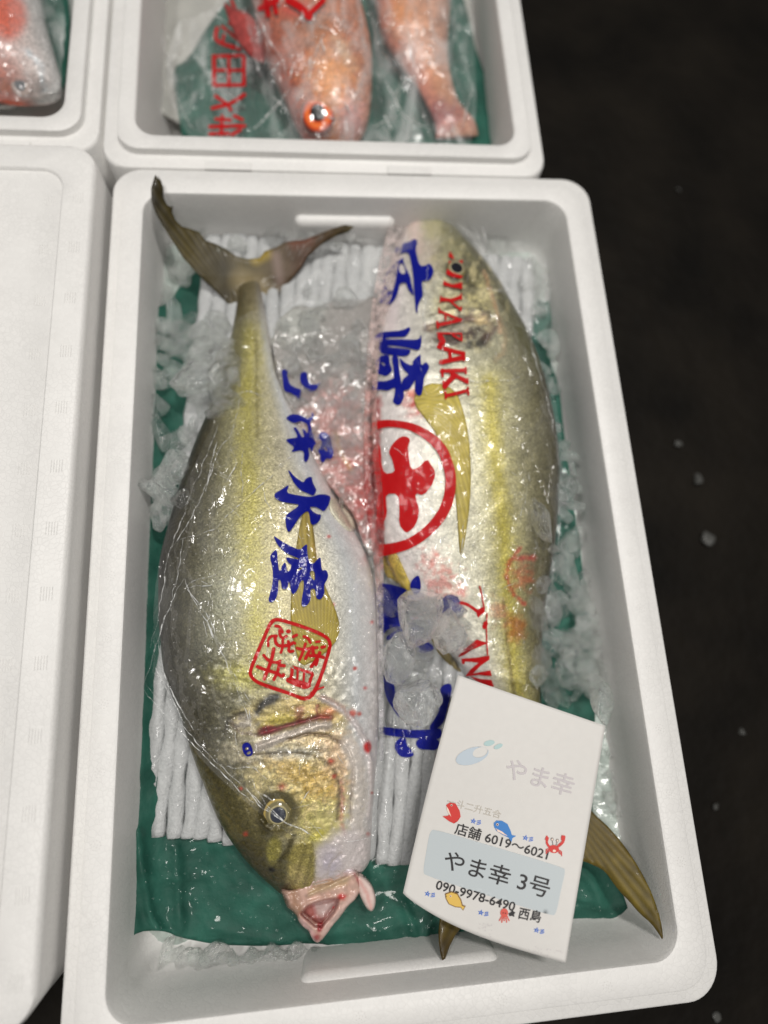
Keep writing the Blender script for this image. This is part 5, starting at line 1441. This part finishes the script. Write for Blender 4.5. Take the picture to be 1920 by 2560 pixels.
# ------------------------------------------------------------------ water droplets on films
def droplets(name, poly, bv, n, label, rr=(.0003, .0009), lift=0.0):
    q = np.asarray(poly, float); x0, y0 = q.min(0); x1, y1 = q.max(0); V = []; Fc = []; c = 0
    ico = bmesh.new(); bmesh.ops.create_icosphere(ico, subdivisions=2, radius=1)
    iv = [v.co.copy() for v in ico.verts]; fi = [[v.index for v in f.verts] for f in ico.faces]; ico.free()
    while c < n:
        p = (rnd.uniform(x0, x1), rnd.uniform(y0, y1))
        if not inpoly(np.array([p]), q)[0]: continue
        c += 1
        l, nn, ok = hit(p, bv)
        if not ok: continue
        r = rr[0] + (rr[1] - rr[0]) * rnd.random() ** 2.2; m = len(V); sx = rnd.uniform(.8, 1.5)
        V += [l + Vector((v.x * r * sx, v.y * r, v.z * r * .6 + lift)) for v in iv]; Fc += [[i + m for i in f] for f in fi]
    o = mesh_obj(name, V, Fc, M['drop']); tag(o, label, 'water drops', kind='stuff'); return o


mm, nt, out = newmat('water_drop'); g = N(nt, 'BsdfGlossy'); g.inputs['Roughness'].default_value = .05; g.inputs['Color'].default_value = (.16, .16, .16, 1); t = N(nt, 'BsdfTransparent')
mxs = N(nt, 'AddShader'); link(nt, t.outputs[0], mxs.inputs[0]); link(nt, g.outputs[0], mxs.inputs[1]); link(nt, mxs.outputs[0], out.inputs[0]); M['drop'] = mm
droplets('water_droplets', F1P, FB1, 1500, 'tiny water droplets beaded over the left film')
droplets('water_droplets', F2P, FB2, 1300, 'tiny water droplets beaded over the right film')
droplets('water_droplets', [(340, 2080), (900, 2120), (1250, 2180), (1540, 2200), (1560, 2290), (1000, 2370), (700, 2350), (380, 2320)], bvh_of([gp]), 260, 'water droplets on the bare green paper at the bottom', (.0004, .0013))

# ------------------------------------------------------------------ the paper card
CO = lambda p: cr(p, (980, 1650), .36166)
TL, TR, BR, BL = [np.array(CO([p])[0]) for p in ((456, 104), (1476, 455), (1200, 2093), (76, 1612))]
nu, nv = 44, 64; V = []; 
for j in range(nv + 1):
    v = j / nv
    for i in range(nu + 1):
        u = i / nu
        p = (TL * (1 - u) + TR * u) * (1 - v) + (BL * (1 - u) + BR * u) * v
        p = p + np.array([-4, 25]) * math.sin(math.pi * u ** .75) * v ** 3 + np.array([-4, 0]) * math.sin(math.pi * v) * (1 - u)
        z = (-.001 * (1 - u) + .016 * u) * (1 - v) + (-.010 * (1 - u) + .018 * u) * v
        z += .0035 * math.sin(math.pi * u) * (1 - v * .3) - .005 * v ** 3 * math.sin(math.pi * u) + .0012 * math.sin(6 * v + 2 * u)
        V.append(un(p[0], p[1], z))
n = len(V); Fc = []
for j in range(nv):
    for i in range(nu):
        a = j * (nu + 1) + i; Fc.append((a, a + nu + 1, a + nu + 2, a + 1))
topF = list(Fc)
Vb = [v - np.array([0, 0, .00035]) for v in V]
Fc += [tuple(k + n for k in f[::-1]) for f in topF]
bd = [i for i in range(nu + 1)] + [(j + 1) * (nu + 1) - 1 for j in range(1, nv + 1)] + [nv * (nu + 1) + i for i in range(nu - 1, -1, -1)] + [j * (nu + 1) for j in range(nv - 1, 0, -1)]
for k in range(len(bd)):
    a, b = bd[k], bd[(k + 1) % len(bd)]; Fc.append((a, b, b + n, a + n))
ce = empty('paper_card', tuple(V[n // 2])); tag(ce, 'white printed paper card with phone number and little sea creatures', 'card')
card = mesh_obj('sheet', V + Vb, Fc, M['card']); under(card, ce)
CB = BVHTree.FromPolygons([Vector(v) for v in V], topF)
mdark = flat('print_black', (40, 38, 40)); mghost = flat('print_ghost', (196, 190, 192)); mbl = flat('print_pale_blue', (188, 196, 199)); mlogo = flat('print_logo_blue', (186, 198, 208)); mlog2 = flat('print_logo_aqua', (174, 200, 200))
mcr = flat('print_red', (206, 56, 50)); mcb = flat('print_blue', (60, 126, 196)); mcy = flat('print_yellow', (222, 184, 90)); mcw = flat('print_cream', (240, 216, 200)); mst = flat('print_star', (44, 104, 200)); mgr = flat('print_ghost_grey', (192, 186, 176))


def ctext(name, s, Ap, Bp, hgt, mat, bold=0.0, lift=.0005):
    cu = bpy.data.curves.new('t', 'FONT'); cu.body = s; cu.size = 1; cu.offset = bold; cu.resolution_u = 3
    o = bpy.data.objects.new('t', cu); COL.objects.link(o)
    dg = bpy.context.evaluated_depsgraph_get(); me = o.evaluated_get(dg).to_mesh()
    X = np.array([v.co[:2] for v in me.vertices]); fs = [tuple(p.vertices) for p in me.polygons]
    o.to_mesh_clear(); bpy.data.objects.remove(o)
    Ap, Bp = [np.array(CO([p])[0]) for p in (Ap, Bp)]; h = hgt * .36166
    x0, x1 = X[:, 0].min(), X[:, 0].max(); y0, y1 = X[:, 1].min(), X[:, 1].max()
    d = (Bp - Ap); up = np.array([d[1], -d[0]]) / np.hypot(*d)
    # the card's own left edge direction as "up"
    upc = (TL - BL) / np.hypot(*(TL - BL)); up = (up + upc) / np.hypot(*(up + upc))
    P = Ap + (X[:, :1] - x0) / (x1 - x0) * d + (X[:, 1:2] - y0) / (y1 - y0) * h * up
    V = []
    for p in P:
        l, nn, ok = hit(p, CB); nn = nn if nn.z > 0 else -nn; V.append(l + nn * lift)
    o = mesh_obj(name, V, fs, mat, None, smooth=False); under(o, ce); return o


decal('pale_panel', [[CO([(262, 1180), (300, 1170), (700, 1288), (1180, 1432), (1200, 1455), (1165, 1600), (1135, 1755), (1105, 1768), (700, 1640), (235, 1490), (213, 1465), (240, 1310)])]], CB, mbl, ce, 10, .00015)
ctext('shop_number_lettering', '店舗 6019～6021', (428, 1200), (1068, 1386), 84, mdark, .012)
ctext('shop_name_lettering', 'やま幸 3号', (345, 1440), (1072, 1650), 140, mdark, .008)
ctext('phone_number_lettering', '090-9978-6490', (298, 1582), (842, 1738), 66, mdark, .014)
ctext('name_lettering', '西島', (868, 1786), (1022, 1818), 84, mdark, .014)
ctext('ghost_lettering', 'やま幸', (770, 812), (1236, 950), 150, mghost, .008)
ctext('ghost_lettering', '一斗二升五合', (375, 1000), (748, 1098), 56, mgr, .004)
for x, y in ((575, 1112), (935, 1228), (258, 1614), (627, 1744), (1012, 1866)):
    ctext('star_mark', '☆彡', (x - 38, y + 12), (x + 38, y + 32), 40, mst, .03)


def ell(c, a, b, ang=0, n=22):
    t = math.radians(ang); return [(c[0] + a * math.cos(q) * math.cos(t) - b * math.sin(q) * math.sin(t), c[1] + a * math.cos(q) * math.sin(t) + b * math.sin(q) * math.cos(t)) for q in np.linspace(0, 2 * math.pi, n, endpoint=False)]


def cdecal(name, lst, mat, step=4, lift=.0005): return decal(name, [[CO(q) for q in l] for l in lst], CB, mat, ce, step, lift, 0)
def crib(line, w): return [list(map(tuple, r)) for r in ribbon(line, w)]


cdecal('ghost_logo', [[ell((555, 662), 118, 56, -18), ell((610, 637), 54, 34, -20)]], mlogo, 5)
cdecal('ghost_logo', [[ell((672, 573), 38, 19, -12)], [ell((735, 596), 32, 15, -24)]], mlog2)
cdecal('red_bream_picture', [[[(375, 1000), (400, 983), (440, 990), (468, 1040), (475, 1080), (455, 1112), (430, 1128), (395, 1112), (350, 1078), (388, 1074), (400, 1060), (385, 1040)]]], mcr)
cdecal('red_bream_belly', [[[(377, 1008), (392, 1030), (410, 1080), (398, 1066), (382, 1040)]]], mcw, 3, .0009)
cdecal('blue_fish_picture', [[[(703, 1125), (722, 1108), (760, 1110), (798, 1132), (820, 1180), (828, 1208), (858, 1215), (832, 1230), (826, 1256), (805, 1226), (760, 1204), (720, 1178), (705, 1150)]]], mcb)
cdecal('blue_fish_belly', [[[(715, 1160), (760, 1182), (800, 1214), (768, 1202), (728, 1180)]]], mcw, 3, .0009)
cr_l = [[ell((1118, 1305), 36, 28, 8)], crib([(1088, 1292), (1066, 1262), (1076, 1226)], 16), crib([(1148, 1285), (1182, 1258), (1188, 1216)], 20), crib([(1070, 1216), (1062, 1240)], 12), crib([(1176, 1212), (1172, 1240)], 12)]
for k in range(3): cr_l += [crib([(1086, 1300 + k * 10), (1066, 1306 + k * 12), (1064, 1318 + k * 10)], 6), crib([(1150, 1312 + k * 9), (1172, 1322 + k * 11), (1172, 1336 + k * 9)], 6)]
cdecal('crab_picture', cr_l, mcr)
cdecal('crab_eye', [[ell((1106, 1238), 10, 11)], [ell((1142, 1246), 10, 11)], crib([(1108, 1250), (1112, 1278)], 4), crib([(1140, 1258), (1132, 1282)], 4)], flat('print_grey', (120, 110, 110)), 3)
cdecal('crab_eye', [[ell((1106, 1238), 6, 7)], [ell((1142, 1246), 6, 7)], [ell((1120, 1316), 11, 9)]], mcw, 3, .0009)
cdecal('flounder_outline', [[[(370, 1645), (366, 1612), (410, 1596), (454, 1610), (480, 1656), (489, 1690), (510, 1698), (492, 1730), (476, 1710), (438, 1706), (392, 1686)]]], flat('print_brown', (130, 96, 50)))
cdecal('flounder_picture', [[[(376, 1642), (374, 1616), (411, 1602), (450, 1616), (474, 1659), (483, 1694), (502, 1702), (490, 1722), (477, 1702), (440, 1699), (396, 1680)]]], mcy, 4, .0009)
oc = [[ell((776, 1745), 27, 30)]] + [crib([(760 + k * 9, 1768), (748 + k * 14, 1790), (742 + k * 17, 1800 + (k % 2) * 12)], 8) for k in range(5)]
cdecal('octopus_picture', oc, flat('print_coral', (214, 92, 80)))
cdecal('ink_blot', [[[(805, 1752), (824, 1738), (832, 1722), (842, 1738), (853, 1742), (844, 1758), (846, 1774), (828, 1766), (812, 1770)]]], mdark)
cdecal('creature_eye', [[ell((412, 1000), 7, 7)], [ell((728, 1133), 9, 9)], [ell((406, 1626), 7, 7)]], mcw, 2, .0012)
cdecal('creature_eye', [[ell((412, 1000), 4, 4)], [ell((728, 1133), 5, 5)], [ell((406, 1626), 3.5, 3.5)], [ell((768, 1742), 3.5, 3.5)], [ell((786, 1745), 3.5, 3.5)]], mdark, 2, .0015)
rs = [[ell((rnd.uniform(590, 700), rnd.uniform(1820, 1920)), rnd.uniform(2, 5), 2, 0, 6)] for _ in range(26)] + [[ell((rnd.uniform(930, 1180), 1990 + rnd.uniform(-10, 60)), rnd.uniform(2, 6), 2, 0, 6)] for _ in range(26)]
cdecal('grey_smudge', rs, mghost, 3)

# ------------------------------------------------------------------ contents of the upper boxes
Z1 = lambda p: cr(p, (0, 0), .5787)
ub = sheet('green_paper', [(430, 170), (470, 150), (520, 60), (620, -60), (1140, -60), (1170, 30), (1195, 150), (1240, 230), (1275, 280), (1290, 340), (1270, 372), (460, 372), (440, 250)], lambda P: -.050 + .004 * noise(P, .012, 3, 3), M['green'], 14, .0005)
tag(ub, 'green wet paper in the box behind, under the orange rockfish', 'paper')
ubed = sheet('crushed_ice_bed', [(330, -200), (1230, -200), (1300, 380), (330, 380)], lambda P: -.058 + .004 * noise(P, .02, 3, 3), M['slush'], 20, .004, lambda P: lin((176, 176, 170)) * (1 + .15 * noise(P, .02, 2, 3))[:, None])
tag(ubed, 'wet ice slush in the bottom of the box behind', 'ice slush', kind='stuff')


def pR(px, u, v):
    c = ramp(v, [(0, (196, 96, 70)), (.2, (204, 126, 92)), (.5, (220, 160, 112)), (.8, (214, 160, 140)), (1, (214, 176, 170))])
    c = np.array([.74, .50, .34]) * c * (1 + .3 * noise(px, .03, 1, 4) + .4 * noise(px, .1, 3, 2))[:, None]; P = Paint(px, c)
    P.blob((770, 60), (50, 60), (150, 110, 90), .6, 0, .7, .8).blob((830, 190), (60, 70), (232, 160, 96), .7, 0, .7, .8).blob((740, 20), (50, 25), (206, 60, 40), .7, 0, .7, .8)
    P.blob((880, 300), (34, 50), (220, 170, 166), .8, 0, .6, .5).blob((740, 320), (30, 40), (120, 84, 84), .6, 0, .6, .5).blob((860, 130), (50, 14), (220, 196, 170), .6, 60, .6, .6)
    return np.clip(P.c, .01, .9)


rf = empty('rockfish', tuple(un(800, 150, -.05))); tag(rf, 'orange red rockfish with a large orange eye in the box behind', 'fish', 'orange fish in the box behind')
stR = [(560, -220, 760, -260, 0, .02), (590, -120, 820, -150, 0, .026), (620, -30, 880, -40, 0, .029), (640, 40, 912, 50, 0, .030), (655, 115, 928, 130, 0, .029), (684, 190, 930, 200, 0, .026), (715, 255, 926, 270, 0, .022), (742, 320, 912, 325, 0, .017), (775, 358, 890, 355, 0, .010), (810, 380, 860, 378, 0, .004)]
rb = loft('body', [(a, b, c, d, -.045 + t, t) for a, b, c, d, z, t in stR], M['skin_red'], pR, None, 90, 60); under(rb, rf)
RB = bvh_of([rb])
eyeball('eye', (795, 286), .0155, RB, rf, [(0, (16, 16, 20)), (.36, (22, 22, 28)), (.42, (90, 50, 40)), (.50, (226, 90, 40)), (.66, (240, 130, 66)), (.8, (222, 84, 40)), (.92, (120, 50, 40)), (1, (90, 50, 46))], flatten=.3)
o = fin('pectoral_fin', Z1([(1090, 60), (1000, 30), (960, 0), (990, 90), (1030, 180), (1090, 250), (1150, 280), (1130, 160)]), -.02, (170, 80, 74), (140, 50, 50), (660, 60), 120, rf, .002, 12, 30, 8)
rf2 = empty('rockfish', tuple(un(980, 50, -.05))); tag(rf2, 'second orange fish, blurred under film right of the rockfish', 'fish', 'orange fish in the box behind')


def pR2(px, u, v):
    c = ramp(v, [(0, (214, 150, 140)), (.5, (226, 176, 140)), (1, (206, 184, 176))]) * np.array([.85, .66, .56]) * (1 + .3 * noise(px, .03, 7, 4))[:, None]
    return np.clip(Paint(px, c).blob((1010, 20), (40, 80), (226, 150, 90), .7, 0, .7, .6).blob((1100, 290), (70, 40), (150, 80, 80), .8, 0, .6, .5).c, .01, .9)


stR2 = [(900, -220, 1080, -220, 0, .016), (925, -80, 1110, -90, 0, .02), (940, 20, 1125, 10, 0, .021), (960, 100, 1120, 95, 0, .018), (1000, 160, 1120, 150, 0, .012), (1040, 215, 1130, 205, 0, .008), (1070, 270, 1150, 262, 0, .007), (1090, 320, 1190, 312, 0, .005), (1090, 345, 1195, 338, 0, .002)]
under(loft('body', [(a, b, c, d, -.045 + t, t) for a, b, c, d, z, t in stR2], M['skin_red'], pR2, None, 60, 50), rf2)
uf = drape('plastic_film', [(440, -60), (1180, -60), (1200, 120), (1195, 330), (1150, 368), (620, 372), (520, 368), (400, 200), (390, 60)], bvh_of([rb, ub, ubed, rf2.children[0]]), M['film3'], .003, 11, 90, .0025, seed=2)
creases('fold', random_lines([(480, 0), (1150, 0), (1150, 340), (640, 350), (450, 200)], 26, 8), bvh_of([uf]), uf, 3.4, .002)
tag(uf, 'wrinkled clear film with red print over the rockfish', 'plastic film')
UB = bvh_of([uf])
Zr = strokes([([(925, 240), (925, 372)], 16), ([(925, 245), (1055, 240)], 14), ([(1055, 240), (1055, 370)], 16), ([(925, 370), (1055, 368)], 14), ([(990, 245), (990, 368)], 13), ([(925, 306), (1055, 304)], 13),
              ([(1060, 408), (1000, 450), (915, 470)], 16), ([(930, 415), (985, 452), (1000, 480)], 14), ([(905, 550), (1060, 545)], 16), ([(930, 515), (1000, 520)], 14), ([(905, 580), (990, 578)], 14), ([(960, 500), (955, 585)], 14), ([(1010, 500), (1050, 520)], 14), ([(1000, 585), (1040, 560)], 14),
              ([(940, 120), (925, 180), (1040, 215)], 16), ([(960, 115), (1050, 190)], 14), ([(990, 100), (1055, 150)], 16), ([(970, 150), (960, 195)], 12), ([(1000, 0), (1040, 90)], 14),
              ([(1120, 40), (1200, 0)], 26), ([(1150, 0), (1160, 70)], 22), ([(1185, 10), (1195, 60)], 18), ([(1240, 0), (1300, 30), (1340, 80)], 30), ([(1340, 60), (1400, 0)], 22)], Z1)
decal('red_lettering', Zr, UB, M['red'], uf, 7, rounding=0)
creases('fold', [Z1([(1250, 380), (1200, 460), (1100, 560)]), Z1([(1060, 200), (1140, 120)]), Z1([(1000, 240), (1120, 270), (1260, 290)]), Z1([(1400, 150), (1350, 260), (1330, 380)]), Z1([(760, 340), (770, 460), (840, 570)]), Z1([(700, 150), (740, 330)]), Z1([(1100, 60), (1240, 300)]), [(960, 190), (1000, 290), (1080, 330)], [(1000, 285), (930, 320)], [(980, 240), (1100, 130)], [(1180, 220), (1150, 330)]], UB, uf, 3, .002)
# left upper box
lbed = sheet('crushed_ice_bed', [(-500, -200), (220, -200), (200, 262), (-500, 262)], lambda P: -.050 + .004 * noise(P, .02, 3, 3), M['slush'], 20, .004, lambda P: lin((176, 178, 174)) * (1 + .15 * noise(P, .02, 2, 3))[:, None])
tag(lbed, 'wet ice slush in the bottom of the top left box', 'ice slush', kind='stuff')
gl = sheet('green_paper', [(60, -80), (150, -80), (175, 0), (172, 120), (160, 235), (120, 245), (100, 60)], lambda P: -.040 + .003 * noise(P, .02, 3, 3), M['green'], 12, .0005)
tag(gl, 'green paper strip in the top left box', 'paper')


def pS(px, u, v):
    c = ramp(v, [(0, (206, 96, 70)), (.4, (206, 130, 112)), (.75, (206, 188, 182)), (1, (196, 196, 194))]) * (1 + .22 * noise(px, .04, 7, 3))[:, None]
    return np.clip(Paint(px, c).blob((20, 40), (46, 60), (214, 92, 60), .9, 0, .3).blob((12, 218), (12, 16), (226, 120, 70), .8, 0, .4).line([(60, 120), (100, 160), (112, 230)], 10, (190, 206, 214), .7).c, .01, .9)


sf = empty('rockfish', tuple(un(40, 100, -.05))); tag(sf, 'red fish with pale head in the top left box', 'fish')
sb_ = loft('body', [(a, b, c, d, -.040 + t, t) for a, b, c, d, t in ((-160, -160, 60, -160, .02), (-150, -40, 90, -60, .024), (-130, 60, 112, 50, .024), (-110, 140, 136, 140, .022), (-70, 205, 150, 205, .017), (-20, 240, 140, 240, .010), (30, 256, 100, 256, .003))], M['skin_red'], pS, None, 60, 50); under(sb_, sf)
eyeball('eye', (52, 212), .009, bvh_of([sb_]), sf, [(0, (70, 74, 80)), (.5, (90, 92, 96)), (.6, (190, 170, 160)), (1, (150, 130, 124))])
lf = drape('plastic_film', [(-120, -80), (140, -80), (165, 60), (168, 200), (140, 252), (-100, 256)], bvh_of([sb_, gl, lbed]), M['film2'], .003, 10, 60, .0025, seed=4)
tag(lf, 'wrinkled clear film over the red fish in the top left box', 'plastic film')

# ------------------------------------------------------------------ bits on the floor
M['bit'] = m_simple('wet_dull_ice', (.075, .075, .07), .3); DK = {}
for a, b in ICEM:
    d_ = a.copy(); d_.materials[0] = M['bit']; DK[a.name] = d_
for (x, y, r) in ((1697, 475, .006), (1695, 1110, .009), (1745, 1200, .010), (1765, 1345, .013), (1790, 2015, .006), (1855, 1830, .005), (1790, 2545, .006)):
    o = lump((x, y), GZ + r * .3, r * .55, 'small blurred ice bit lying on the dark floor right of the box', 'ice bits on the dark floor', 0, 'ice_bit')
    o.data = DK[o.data.name]
